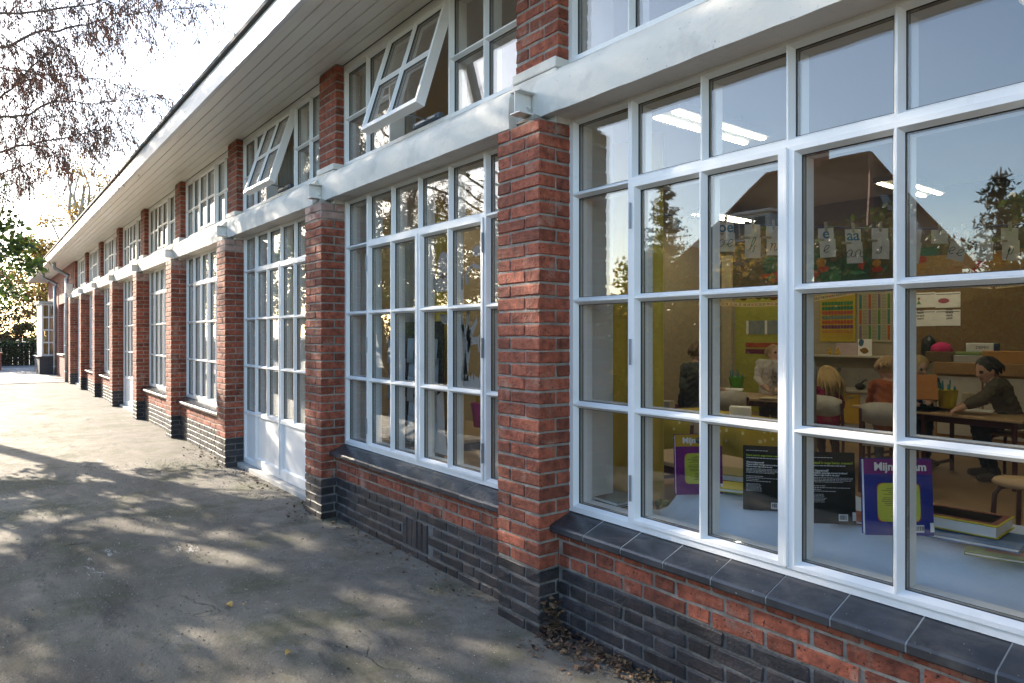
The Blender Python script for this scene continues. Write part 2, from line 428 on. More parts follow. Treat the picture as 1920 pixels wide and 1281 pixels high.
# shadow-free brick wall parts under the windows
for bay in range(-1, 9):
    xl = X0 - PITCH * bay; xr = xl + BAYW
    if KIND[bay] == 'D': continue
    mb = MB(); mb.box(xl, xr, .1195, .24, .298, .485); mb.box(xl, xr, .1195, .24, -.1, .2975, 1)
    wo = part(mb, 'parapet_wall', [MORTAR, MORTAR_D])
    for k in range(8):
        x = xl + .008 - (.166 if k % 2 else 0) + .02
        stretch = True
        while x < xr - .01:
            w = .208 if stretch else .098
            a, b_ = max(x, xl + .006), min(x + w, xr - .006)
            vent = bay == 1 and 1 <= k <= 3 and 1.02 < (a + b_) / 2 - xl < 1.34
            if b_ - a > .03 and not vent: brick(a, b_, .113, .113 + .1, k, wo)
            x += w + JT; stretch = not stretch
    if bay == 1:                                     # upright bricks of an old vent
        for q in range(5): brick(xl + 1.03 + q * .062, xl + 1.03 + q * .062 + .055, .112, .2, 1, wo, 1, z=.055, h=.172)
    so = MB(); so.prism([(.068, .470), (.0645, .474), (.0645, .494), (.071, .5005), (.204, .5455), (.204, .470)], 'x', xl + .004, xr - .004); so = part(so, 'sill', GROUT, fix=True)
    for q in range(10):
        o = link('tile', random.choice(tile_meshes), so, (xl + .109 + q * .2190, 0, U(-.0015, .0015)))

# individual bricks for the largest in view, the rest in one mesh
def view_size(b):
    d = Vector(b[:3]) - CAM; z = d.dot(FW)
    if z < .4: return 0
    px = CX + FPX * d.dot(RT) / z; py = HY - FPX * d.z / z
    if not (-20 < px < 1940 and -20 < py < 1300): return 0
    vis = b[1] - b[4] / 2 < .12
    return (1 if vis else .25) * b[3] * b[5] / z / z * (d.y / d.length + .12)
order = sorted(range(len(BR)), key=lambda i: -view_size(BR[i]))
single = set(order[:300])
cache = {}
rest = MB()
for i, b in enumerate(BR):
    w, d_, h = b[3:6]
    if i in single:
        v = i % 4; key = (w, d_, h, b[6], v)
        if key not in cache:
            mm = MB(); mm.cbox(-w / 2, w / 2, -d_ / 2, d_ / 2, -h / 2, h / 2, .0048, jit=.0026); cache[key] = mm.mesh('brick', (RED, DARK, REDW)[b[6]])
        o = link('brick', cache[key], b[7], (b[0], b[1] + U(-.0015, .001), b[2] + U(-.0015, .0015)), (U(-.006, .006), U(-.010, .010), U(-.006, .006)))
        o.matrix_parent_inverse = Matrix.Translation((0, 0, 0))
    else:
        dy = U(-.0015, .001)
        rest.cbox(b[0] - w / 2, b[0] + w / 2, b[1] - d_ / 2 + dy, b[1] + d_ / 2 + dy, b[2] - h / 2, b[2] + h / 2, .004, b[6], None, .0015)
ro = part(rest, 'brickwork', [RED, DARK, REDW]); ro['kind'] = 'stuff'

# ---- beam, piers caps, steel stubs
XL, XR = X0 - PITCH * 8 - PW, X0 + PITCH + .2
for bay in range(-1, 9):
    xl = X0 - PITCH * bay - .105; xr = X0 - PITCH * bay + BAYW + .03
    mb = MB()
    prof = [(.05, 2.386), (.046, 2.44), (.046, 2.50), (.052, 2.535), (.075, 2.575), (.12, 2.612), (.20, 2.650), (.30, 2.652), (.30, 2.386)]
    n = 30; vs = []
    for i in range(n + 1):
        x = xl + (xr - xl) * i / n
        for j, (y, z) in enumerate(prof): vs.append((x, y + (U(-.0016, .0016) if j < 6 else 0), z + (U(-.0016, .0016) if j < 6 else 0)))
    k = len(prof)
    mb.add(vs, [(i * k + j, i * k + (j + 1) % k, (i + 1) * k + (j + 1) % k, (i + 1) * k + j) for i in range(n) for j in range(k)] + [tuple(range(k)), tuple(reversed(range(n * k, n * k + k)))])
    o = part(mb, 'beam', CONC_W, True, fix=True); sm_ = o.modifiers.new('es', 'EDGE_SPLIT'); sm_.split_angle = R_(40)
for p in range(-1, 9):
    xr = X0 - PITCH * p; xl = xr - PW
    mb = MB(); mb.cbox(xl - .004, xr + .003, .096, .25, 2.36, 2.612, .004, jit=.002)
    mb.cbox(xl - .006, xr + .004, .094, .27, 2.6155, 2.663, .005, jit=.003)
    mb.cbox(xr - .19, xr - .05, .012, .12, 2.350, 2.386, .012, jit=.008, mi=1)
    part(mb, 'pier_cap', [CONC_W, MORTAR])
    bx = xr - .118; mb = MB()                        # rolled steel joist end
    y0, y1 = -.05, .1; z0, z1 = 2.398, 2.506
    mb.cbox(bx - .003, bx + .003, y0, y1, z0 + .007, z1 - .007, .001)
    mb.cbox(bx - .036, bx + .036, y0, y1, z1 - .007, z1, .0015); mb.cbox(bx - .036, bx + .036, y0, y1, z0, z0 + .007, .0015)
    mb.lathe([(.012, 0), (.012, .008), (.008, .012), (0.001, .012)], 6, M=Matrix.Translation((bx + .003, .028, 2.437)) @ Matrix.Rotation(R_(90), 4, 'Y'))
    part(mb, 'steel_joist', STEEL_W)

# ---- windows
def frame_mesh(ox0, ox1, oz0, oz1, holes, y0=0.0, depth=.11, bev=.0135, bd=.025):
    """White profile frame in local coords: x,z as given, y=y0 front. holes = (x0,x1,z0,z1,kind)."""
    mb = MB()
    X = sorted(set([round(v, 5) for v in [ox0, ox1] + [h[0] for h in holes] + [h[1] for h in holes]]))
    Z = sorted(set([round(v, 5) for v in [oz0, oz1] + [h[2] for h in holes] + [h[3] for h in holes]]))
    y1 = y0 + depth
    def inside(cx, cz): return any(h[0] < cx < h[1] and h[2] < cz < h[3] for h in holes)
    for i in range(len(X) - 1):
        for j in range(len(Z) - 1):
            a, b_, c, d = X[i], X[i + 1], Z[j], Z[j + 1]
            if inside((a + b_) / 2, (c + d) / 2): continue
            mb.quad((a, y0, c), (b_, y0, c), (b_, y0, d), (a, y0, d)); mb.quad((a, y1, d), (b_, y1, d), (b_, y1, c), (a, y1, c))
    mb.quad((ox0, y0, oz0), (ox0, y0, oz1), (ox0, y1, oz1), (ox0, y1, oz0)); mb.quad((ox1, y0, oz1), (ox1, y0, oz0), (ox1, y1, oz0), (ox1, y1, oz1))
    mb.quad((ox0, y0, oz1), (ox1, y0, oz1), (ox1, y1, oz1), (ox0, y1, oz1)); mb.quad((ox1, y0, oz0), (ox0, y0, oz0), (ox0, y1, oz0), (ox1, y1, oz0))
    def ring(r0, ya, r1, yb, mi):
        A = [(r0[0], ya, r0[2]), (r0[1], ya, r0[2]), (r0[1], ya, r0[3]), (r0[0], ya, r0[3])]
        B = [(r1[0], yb, r1[2]), (r1[1], yb, r1[2]), (r1[1], yb, r1[3]), (r1[0], yb, r1[3])]
        for q in range(4): mb.quad(A[q], B[q], B[(q + 1) % 4], A[(q + 1) % 4], mi)
    for h in holes:
        r0 = h[:4]
        if h[4] == 'open': ring(r0, y0, r0, y1, 0); continue
        r1 = (h[0] + bev, h[1] - bev, h[2] + bev, h[3] - bev)
        if h[4] == 'panel':
            r1 = (h[0] + .012, h[1] - .012, h[2] + .012, h[3] - .012)
            ring(r0, y0, r1, y0 + .022, 0); mb.quad((r1[0], y0 + .022, r1[2]), (r1[1], y0 + .022, r1[2]), (r1[1], y0 + .022, r1[3]), (r1[0], y0 + .022, r1[3])); continue
        ya = y0 + bd
        ring(r0, y0, r1, ya, 0)
        r2 = (r1[0] + .002, r1[1] - .002, r1[2] + .002, r1[3] - .002)
        ring(r1, ya, r2, ya + .001, 1); ring(r2, ya + .001, r2, ya + .006, 1); ring(r2, ya + .006, r2, ya + .020, 2); ring(r2, ya + .020, r2, ya + .027, 1); ring(r2, ya + .027, r2, y1, 0)
    return mb
def panes_of(holes, y0, bev=.0135, bd=.025):
    out = []
    for h in holes:
        if h[4] != 'pane': continue
        out.append((h[0] + bev + .0025, h[1] - bev - .0025, h[2] + bev + .0025, h[3] - bev - .0025, y0 + bd + .007, y0 + bd + .019))
    return out
pane_cache = {}
def pane(p, parent, mat, M4=None, org=(0, 0, 0)):
    w, h, d = round(p[1] - p[0], 4), round(p[3] - p[2], 4), round(p[5] - p[4], 4); key = (w, h, d, mat.name)
    if key not in pane_cache:
        pane_cache[key] = MB().box(-w / 2, w / 2, -d / 2, d / 2, -h / 2, h / 2).mesh('pane', mat)
    o = link('pane', pane_cache[key], parent)
    c = Vector(((p[0] + p[1]) / 2, (p[4] + p[5]) / 2, (p[2] + p[3]) / 2))
    o.matrix_basis = (M4 if M4 is not None else Matrix.Translation(org)) @ Matrix.Translation(c)
    return o
ZR = [(.587, 1.043), (1.050, 1.527), (1.534, 2.000)]          # pane rows of the casements
ZRF = [(.570, 1.043), (1.050, 1.527), (1.534, 2.024)]         # rows of the fixed side lights
TOPR = (2.042, 2.371)
def hinge_mesh():
    mb = MB(); mb.cbox(-.004, .004, -.008, .004, -.055, .055, .001); mb.tube([(0, -.009, -.055), (0, -.009, .055)], .0038, 8); return mb.mesh('hinge', HINGE)
HME = hinge_mesh()
for bay in range(-1, 9):
    bx = X0 - PITCH * bay
    door = KIND[bay] == 'D'
    gm = GLASS if bay < 3 else GLASS_F
    zbot = .045 if door else .545
    H = []
    for (a, b_) in ((.024, .368), (1.832, 2.168)):
        for r in ZRF: H.append((a, b_, r[0], r[1], 'pane'))
        H.append((a, b_, 2.031, TOPR[1], 'pane'))
        if door: H.append((a, b_, .085, .555, 'panel'))
    for (a, b_) in ((.390, .741), (.748, 1.097), (1.104, 1.453), (1.460, 1.810)): H.append((a, b_, TOPR[0], TOPR[1], 'pane'))
    H.append((.388, 1.812, .075 if door else .570, 2.020, 'open'))
    fm = frame_mesh(-.003, BAYW + .003, zbot, 2.392, H)
    wo = part(fm, 'door_frame' if door else 'window', [WHITE, GASKET, SPACER]); wo.location = (bx, FY, 0)
    for pn in panes_of(H, 0): pane(pn, wo, gm)
    for si, (a, b_) in enumerate(((.3905, 1.0975), (1.1025, 1.8095))):
        z0 = .0775 if door else .5725
        S = []
        cols = ((.409, .741), (.748, 1.070)) if si == 0 else ((1.130, 1.453), (1.460, 1.791))
        for c in cols:
            for r in ZR: S.append((c[0], c[1], r[0], r[1], 'pane'))
        if door: S.append((cols[0][0], cols[1][1], .13, .555, 'panel'))
        sm_ = frame_mesh(a, b_, z0, 2.0175, S, y0=-.007, depth=.10)
        so = sm_.build('sash', [WHITE, GASKET, SPACER], wo)
        for pn in panes_of(S, -.007): pane(pn, wo, gm)
        hx = .389 if si == 0 else 1.811
        for hz in (.72, 1.30, 1.88): link('hinge', HME, wo, (hx, -.004, hz))
    st = MB(); st.prism([(1.092, -.008), (1.096, -.013), (1.104, -.013), (1.108, -.008)], 'z', .08 if door else .58, 2.012); st.build('cover_strip', WHITE, wo, fix=True)
    if door:
        th = MB(); th.cbox(bx, bx + BAYW, .12, .32, -.02, .042, .006); part(th, 'threshold', M('concrete_step', (.4, .39, .37), .9, .15, 6, .002, 60))
    # ---- upper window: six columns, the middle pair on a top-hung vent
    H = []; zr = ((2.670, 2.995), (3.002, 3.362))
    for (a, b_) in ((.024, .374), (.381, .722), (1.478, 1.819), (1.826, 2.168)):
        for r in zr: H.append((a, b_, r[0], r[1], 'pane'))
    H.append((.738, 1.462, 2.672, 3.362, 'open'))
    uo = part(frame_mesh(-.003, BAYW + .003, 2.648, 3.412, H), 'window', [WHITE, GASKET, SPACER]); uo.location = (bx, SUPY, 0)
    for pn in panes_of(H, 0): pane(pn, uo, gm)
    S = []
    for (a, b_) in ((.765, 1.0965), (1.1035, 1.435)):
        for r in ((-.655, -.343), (-.336, -.022)): S.append((a, b_, r[0], r[1], 'pane'))
    ang = R_(-17.5) if bay in (1, 2) else 0
    M4 = Matrix.Translation((0, -.012, 3.359)) @ Matrix.Rotation(ang, 4, 'X')
    so = frame_mesh(.741, 1.459, -.685, -.002, S, 0, .06, .0135, .016).build('sash', [WHITE, GASKET, SPACER], uo); so.matrix_basis = M4
    for pn in panes_of(S, 0, .0135, .016): pane(pn, uo, gm, M4)
    if bay in (1, 2):
        co = MB(); co.cbox(1.02, 1.34, .012, .05, 2.69, 2.725, .003); co.cbox(1.06, 1.30, .004, .013, 2.70, 2.716, .002, 1)
        co.tube([(1.18, .03, 2.715), (1.18, -.06, 2.72), (1.18, -.16, 2.73)], .006, 6, 1)
        co.build('chain_opener', [M('opener_grey', (.09, .12, .15), .45, .1), HINGE], uo)
    if bay == 0 or bay == 1 or bay == 2:
        pass
    # head strip between upper frame and soffit
# ---- interior shell of the wall
inn = MB()
for p in range(-2, NP):
    xr = X0 - PITCH * p; xl = xr - PW
    inn.box(xl - .02, xr + .01, .305, .47, 0, 3.40)
for bay in range(-1, 9):
    xl = X0 - PITCH * bay
    if KIND[bay] != 'D': inn.box(xl + .012, xl + BAYW - .022, .305, .42, 0, .50)
    inn.box(xl + .012, xl + BAYW - .022, .305, .46, 2.41, 2.62)
part(inn, 'inner_wall', PLASTER)
st = MB()
for bay in range(-1, 9):
    xl = X0 - PITCH * bay
    if KIND[bay] != 'D': st.cbox(xl + .014, xl + BAYW - .024, .300, .50, .502, .532, .004)
part(st, 'inner_sill', M('sill_board', (.36, .34, .24), .5, .1))

# ---- eaves
nb = 7; ya, yb = -.428, .178
for q in range(nb):
    a = ya + (yb - ya) * q / nb; b_ = ya + (yb - ya) * (q + 1) / nb
    mb = MB(); mb.prism([(a + .0035, 3.428), (a, 3.424), (a, 3.44), (b_ - .001, 3.44), (b_ - .001, 3.424), (b_ - .0045, 3.414), (a + .0045, 3.414)][1:], 'x', -32.6, 3.0)
    part(mb, 'soffit_board', SOFFIT, fix=True)
mb = MB(); mb.box(-32.6, 3.0, ya, yb + .02, 3.442, 3.455); part(mb, 'soffit_backing', M('shadow_gap', (.2, .17, .12), .9))
mb = MB(); mb.prism([(-.435, 3.404), (-.468, 3.400), (-.476, 3.47), (-.482, 3.556), (-.43, 3.556)], 'x', -32.75, 3.1); part(mb, 'fascia', FASCIA, fix=True)
mb = MB(); mb.box(-32.75, -32.6, -.43, .9, 3.404, 3.556); part(mb, 'fascia', FASCIA)
mb = MB(); mb.prism([(-.500, 3.558), (-.508, 3.566), (-.506, 3.598), (-.485, 3.606), (9.2, 3.62), (9.2, 3.50), (-.43, 3.558)], 'x', -32.85, 3.2); part(mb, 'roof', ROOFING, fix=True)

# ---- plain end wall, far end of the building
BW = bpy.data.materials.new('far_brick_wall'); BW.use_nodes = True
def far_brick(m):
    t = m.node_tree; L = t.links.new; b = t.nodes['Principled BSDF']; geo = _n(t, 'ShaderNodeNewGeometry'); sp = _n(t, 'ShaderNodeSeparateXYZ'); L(geo.outputs['Position'], sp.inputs[0])
    ad = _n(t, 'ShaderNodeMath'); ad.operation = 'ADD'; L(sp.outputs[0], ad.inputs[0]); L(sp.outputs[1], ad.inputs[1])
    cb = _n(t, 'ShaderNodeCombineXYZ'); L(ad.outputs[0], cb.inputs[0]); L(sp.outputs[2], cb.inputs[1])
    br = _n(t, 'ShaderNodeTexBrick'); br.inputs['Scale'].default_value = 1; br.inputs['Brick Width'].default_value = .22; br.inputs['Row Height'].default_value = .0625; br.inputs['Mortar Size'].default_value = .005
    br.inputs['Color1'].default_value = (.27, .075, .042, 1); br.inputs['Color2'].default_value = (.20, .055, .036, 1); br.inputs['Mortar'].default_value = (.3, .28, .25, 1); L(cb.outputs[0], br.inputs['Vector'])
    L(br.outputs[0], b.inputs['Base Color']); b.inputs['Roughness'].default_value = .85
    bp = _n(t, 'ShaderNodeBump'); bp.inputs['Distance'].default_value = .006; bp.invert = True; L(br.outputs[1], bp.inputs['Height']); L(bp.outputs[0], b.inputs['Normal'])
far_brick(BW)
xe = X0 - PITCH * 8 - PW
mb = MB()
mb.box(-31.6, -27.1, .11, .42, 0, 3.44); mb.box(-27.1, -25.2, .11, .42, 0, .74); mb.box(-27.1, -25.2, .11, .42, 2.35, 3.44); mb.box(-25.2, xe, .11, .42, 0, 3.44)
mb.box(-31.6, -31.2, .42, 8.4, 0, 3.44)
part(mb, 'end_wall', BW)
mb = MB(); mb.cbox(-27.14, -25.16, .05, .2, .70, .75, .005); part(mb, 'sill', GROUT)
wh = [(-27.04 + i * .46, -27.04 + i * .46 + .42, z0, z0 + .36, 'pane') for i in range(4) for z0 in (.80, 1.19, 1.58, 1.96)]
wo = part(frame_mesh(-27.09, -25.21, .752, 2.348, [(a, b_, c, d, 'pane') for (a, b_, c, d, e) in wh]), 'window', [WHITE, GASKET, SPACER]); wo.location = (0, .24, 0)
for pn in panes_of(wh, 0): pane(pn, wo, GLASS_F)
mb = MB()
mb.box(-27.05, -25.25, .36, .37, .76, 2.34); part(mb, 'roller_blind', M('blind', (.75, .70, .68), .9))
# bay window at the end
mb = MB(); mb.box(-30.6, -28.15, -.36, .11, 0, .58); part(mb, 'bay_base', M('bay_base_brick', (.05, .05, .055), .7, .3, 14, .004, 30))
mb = MB(); mb.cbox(-30.68, -28.08, -.42, .11, .58, .63, .006); part(mb, 'bay_sill', SILL)
fm = MB()
fm.box(-30.5, -28.24, -.30, -.28, .632, 2.42); mb2 = MB()
for i in range(1, 4): mb2.cbox(-30.5, -28.26, -.31, -.295, .632 + i * .45 - .006, .632 + i * .45 + .006, .002)
bo = part(fm, 'bay_front', WHITE); mb2.build('batten', GROUT, bo).matrix_parent_inverse = Matrix.Identity(4)
bo2 = [(-.25 + i * .17, -.25 + i * .17 + .15, .68 + j * .43, .68 + j * .43 + .40, 'pane') for i in range(2) for j in range(4)]
wo = part(frame_mesh(-.30, .11, .632, 2.42, bo2, 0, .06, .01, .01), 'bay_window', [WHITE, GASKET, SPACER]); wo.matrix_basis = Matrix.Translation((-28.20, 0, 0)) @ Matrix.Rotation(R_(90), 4, 'Z')
for pn in panes_of(bo2, 0, .01, .01): pane(pn, wo, GLASS_F)
mb = MB(); mb.cbox(-30.62, -28.1, -.38, .11, 2.42, 2.50, .006); part(mb, 'bay_roof', ZINC)
mb = MB()
for q in range(10):
    mb.box(-28.5 - .02 * (q % 2), -28.49 - .02 * (q % 2), -.26 + q * .035, -.23 + q * .035, .64, 2.4, q % 2)
part(mb, 'bay_curtain', [M('orange_cloth', (.5, .22, .07), .9), M('green_cloth', (.4, .42, .12), .9)])
# downpipes
def downpipe(x, y, top):
    mb = MB(); r = .046
    mb.tube([(x + .05, -.30, 3.43), (x + .05, -.30, 3.30), (x + .045, -.285, 3.245), (x + .01, y + .05, 3.06), (x, y, 2.98), (x, y, .02)], r, 12)
    o = part(mb, 'downpipe', ZINC, True)
    for z in (2.95, 2.0, 1.05, .3):
        c = MB(); c.lathe([(r + .001, -.02), (r + .008, -.016), (r + .008, .016), (r + .001, .02)], 12, M=Matrix.Translation((x, y, z))); c.box(x - .008, x + .008, y + r, .11, z - .01, z + .01)
        c.build('bracket', ZINC, o)
    return o
downpipe(-23.35, .0, 0); downpipe(-27.5, .03, 0)
mb = MB(); mb.cbox(-23.16, -22.86, -.06, .11, 2.55, 2.80, .01); hb = part(mb, 'hopper', STEEL_W)
mb = MB(); mb.tube([(-23.0, .05, 2.55), (-23.0, .05, .05)], .018, 8); part(mb, 'conduit', M('conduit_white', (.7, .68, .64), .5), True)

# ---- rooms behind the windows
WALLP = M('classroom_wall', (.36, .30, .21), .85, .05, 1.5)
GREENW = M('green_wall', (.36, .36, .055), .85, .06, 2)
FLOORM = M('linoleum', (.26, .165, .085), .55, .10, 4, speck=((.2, .13, .07), 70, .62))
CEIL = M('ceiling_paint', (.46, .46, .47), .9, .03, 1)
FZ = .06
mb = MB(); mb.box(-31.2, 2.7, .42, 8.42, -.05, FZ); part(mb, 'floor', FLOORM)
mb = MB(); mb.box(-31.2, 2.7, .30, 8.42, 3.40, 3.47); part(mb, 'ceiling', CEIL)
mb = MB(); mb.box(-31.2, 2.7, 8.42, 8.60, 0, 3.44); part(mb, 'back_wall', WALLP)
mb = MB(); mb.box(-7.69, .09, 8.4165, 8.4195, 2.0, 3.399); part(mb, 'upper_wall_shade', M('wall_shade_brown', (.075, .055, .038), .9, .1, 2))  # dark sheet added to put shade into the upper back wall
for x in (-7.70, -15.2, -22.9): mb = MB(); mb.box(x - .1, x, .47, 8.42, FZ, 3.40); part(mb, 'partition', WALLP)
mb = MB(); mb.box(.10, .22, .30, 8.42, FZ, 3.44); part(mb, 'partition', WALLP)
mb = MB(); mb.box(2.66, 2.8, .02, 8.6, 0, 3.44); part(mb, 'end_wall', BW)
# ------------------------------------------------------------------ trees and shrubs
BARK = M('bark', (.16, .12, .09), .9, .3, 14, .004, 50)
BARK_P = M('pale_bark', (.34, .30, .25), .9, .3, 9, .004, 30)
CATKIN = M('dry_catkin', (.38, .20, .13), .85, .4, 40, rand=.4, trans=.45)
def leafmat(name, col, rand=.35, trans=.35): return M(name, col, .45, .15, 30, rand=rand, trans=trans)
LG1 = leafmat('leaf_dark_green', (.045, .085, .022), .35, .2); LG2 = leafmat('leaf_mid_green', (.11, .17, .035), .35, .22); LY = leafmat('leaf_yellow', (.42, .27, .05))
LO = leafmat('leaf_olive', (.13, .12, .035)); LB = leafmat('leaf_brown', (.17, .085, .04)); LC = leafmat('needle_green', (.025, .05, .022), .3, .1)
def rvec():
    z = U(-1, 1); t = U(0, 2 * math.pi); r = math.sqrt(1 - z * z); return Vector((r * math.cos(t), r * math.sin(t), z))
def leaf(mb, p, L, W, mi, down=.4):
    d = rvec(); d.z -= down; d.normalize(); s = d.cross(rvec())
    if s.length < 1e-3: return
    s.normalize(); nrm = d.cross(s)
    a = p; b = p + d * L * .45 + s * W + nrm * W * .35; c = p + d * L; e = p + d * L * .45 - s * W + nrm * W * .35
    mb.add([a, b, c, e], [(0, 1, 2), (0, 2, 3)], mi)
def clump(mb, c, r, count, L, W, mats, down=.4, shell=.35):
    c = Vector(c); r = Vector(r)
    for _ in range(count):
        q = rvec() * (U(shell, 1) ** .6); leaf(mb, c + Vector((q.x * r.x, q.y * r.y, q.z * r.z)), L * U(.6, 1.25), W * U(.7, 1.2), random.choice(mats), down)
def wander(a, b, n, amp):
    a = Vector(a); b = Vector(b); out = [a]
    for i in range(1, n): out.append(a.lerp(b, i / n) + rvec() * amp * (b - a).length)
    out.append(b); return out
def leafy_tree(name, label, base, h, crown_c, crown_r, nclump, per, L, W, mats, matlist, bark=None, group=None, trunk_r=.12, cl=.38, cat='tree', down=.4, limbs=9, seed=None):
    if seed is not None: random.seed(seed)
    t = thing(name, label, cat, base, group=group)
    base = Vector(base); cc = Vector(crown_c) - base; cr = Vector(crown_r)
    tr = MB(); top = Vector((cc.x * .8, cc.y * .8, cc.z + cr.z * .4))
    pts = wander((0, 0, -.05), top, 6, .03); tr.tube(pts, [trunk_r * (1 - .14 * i) for i in range(len(pts))], 8)
    cm = MB(); cents = []
    for i in range(nclump):
        q = rvec() * (U(.05, 1) ** .45); cents.append(cc + Vector((q.x * cr.x, q.y * cr.y, q.z * cr.z)))
    for i in range(min(limbs, nclump)):
        s = pts[min(len(pts) - 1, 2 + i % 4)]; w = wander(s, cents[i], 4, .08); tr.tube(w, [trunk_r * .38, trunk_r * .3, trunk_r * .22, trunk_r * .14, trunk_r * .06], 5)
    tr.build('trunk', bark or BARK, t, True)
    for c in cents:
        f = U(.55, 1.25) * cl; clump(cm, c, (f, f, f * U(.6, 1)), int(per * U(.6, 1.3)), L, W, mats, down, .1)
    cm.build('crown', matlist, t)
    return t

# larch-like bare tree whose long limbs hang into the upper left
random.seed(11)
LARCH = thing('catkin_tree', 'bare tree with drooping twigs full of brown catkins overhanging the roof', 'tree', (-10.6, -6.4, 0))
LB0 = Vector((-10.6, -6.4, 0))
tr = MB(); tp = wander((0, 0, -.1), (.3, .5, 11.5), 9, .015); tr.tube(tp, [.24 - .021 * i for i in range(10)], 10)
cat = MB(); tw = MB()
def catkin(p):
    L = U(.02, .045); r = U(.0035, .0062); d = Vector((U(-.25, .25), U(-.25, .25), -1)).normalized(); u = d.orthogonal().normalized(); w = d.cross(u); m = p + d * L * .45; e = p + d * L
    v = [p] + [m + (u * math.cos(k * 2.094) + w * math.sin(k * 2.094)) * r for k in range(3)] + [e]
    cat.add(v, [(0, 1, 2), (0, 2, 3), (0, 3, 1), (4, 2, 1), (4, 3, 2), (4, 1, 3)], 0)
def twig(p, d, L, r, lev, dens):
    n = 3 if lev else 5
    pts = [p]; q = p.copy(); d = d.copy()
    for i in range(n):
        d = (d + rvec() * .28 + Vector((0, 0, -.10 if lev == 0 else -.22))).normalized(); q = q + d * (L / n); pts.append(q.copy())
    tw.tube(pts, [r * (1 - .75 * i / n) + .0008 for i in range(n + 1)], 4 if lev == 0 else 3, cap=False)
    if lev < 2:
        m = int(L / (.065 if lev == 0 else .065))
        for i in range(m):
            f = U(.12, 1) * n; k = min(int(f), n - 1); s = pts[k].lerp(pts[k + 1], f - k)
            dd = (d + rvec() * 1.0).normalized(); dd.z -= .35; dd.normalize()
            twig(s, dd, L * U(.22, .42) if lev == 0 else U(.05, .13), r * .5, lev + 1, dens)
    if lev >= 1:
        for _ in range(int(U(1.5, 6.5) * dens)):
            f = U(.2, 1) * n; k = min(int(f), n - 1); catkin(pts[k].lerp(pts[k + 1], f - k))
LIMBS = [
    ([(-160, 165), (0, 92), (60, 64), (150, 50), (210, 28), (300, 20), (400, 6)], 7.6, 8.6, 1.15),
    ([(-160, 75), (0, 27), (120, 18), (190, 2), (260, -30)], 7.2, 7.8, 1.1),
    ([(-200, 10), (0, -40), (200, -60), (330, -50)], 7.5, 8.3, .9),
    ([(-160, 240), (0, 221), (50, 214), (110, 188), (175, 195), (268, 183), (325, 188)], 8.0, 9.2, 1.0),
    ([(-160, 330), (0, 285), (67, 265), (134, 255), (188, 242), (245, 247)], 8.2, 8.8, 1.0),
    ([(-160, 395), (0, 329), (84, 296), (130, 272)], 8.8, 9.4, .9),
    ([(-120, 300), (0, 186), (40, 150), (95, 95), (130, 70)], 8.4, 8.2, 1.0),
    ([(-160, 120), (0, 128), (90, 140), (190, 150), (240, 170)], 9.2, 9.8, 1.0),
    ([(-140, 420), (-40, 372), (10, 345), (50, 322)], 9.6, 10, .7),
    ([(-260, -90), (-60, -150), (120, -220), (300, -260)], 7.5, 8.8, .8),
    ([(-500, 250), (-300, 200), (-160, 190), (-40, 160)], 7.0, 7.4, .9),
    ([(-600, 120), (-420, 60), (-260, 10), (-100, -30)], 6.6, 7.2, .9),
    ([(-700, 300), (-480, 260), (-300, 280), (-120, 270)], 7.6, 8.0, .9)]
for pxs, d0, d1, dens in LIMBS:
    pts = []
    for i, (a, b) in enumerate(pxs):
        f = i / (len(pxs) - 1); pts.append(atD(a, b, d0 + (d1 - d0) * f) - LB0)
    zt = max(1.8, pts[0].z - .9)
    root = Vector((.02 * zt, .04 * zt, zt)); full = [root, root.lerp(pts[0], .5) + Vector((0, 0, .15))] + pts
    sm_ = [full[0]]
    for i in range(len(full) - 1):
        for s in range(1, 5): sm_.append(full[i].lerp(full[i + 1], s / 4) + rvec() * .02)
    N = len(sm_); tr.tube(sm_, [.022 * (1 - i / N) ** 1.1 + .003 for i in range(N)], 6)
    for i in range(4, N):
        for _ in range(4):
            f = U(0, 1); s = sm_[i - 1].lerp(sm_[i], f); d = (sm_[i] - sm_[i - 1]).normalized()
            side = rvec(); side = (side - d * side.dot(d)); side.z -= .25
            dd = (d * .55 + side.normalized() * .9).normalized()
            twig(s, dd, U(.3, .85) * (1.1 - .5 * i / N), .0042, 0, dens)
tr.build('trunk', BARK, LARCH, True)
tw.build('twigs', BARK, LARCH); cr_ = cat.build('crown', CATKIN, LARCH)

# green broad-leaved tree at the left edge
GB = (-13.3, -4.6, 0)
leafy_tree('green_tree', 'dense green broad-leaved tree reaching in low beneath the catkin twigs', GB, 5, (-11.7, -3.05, 2.55), (1.25, 1.8, 1.4), 86, 150, .10, .030, [0, 1, 1], [LG1, LG2], trunk_r=.13, cl=.27, seed=24)
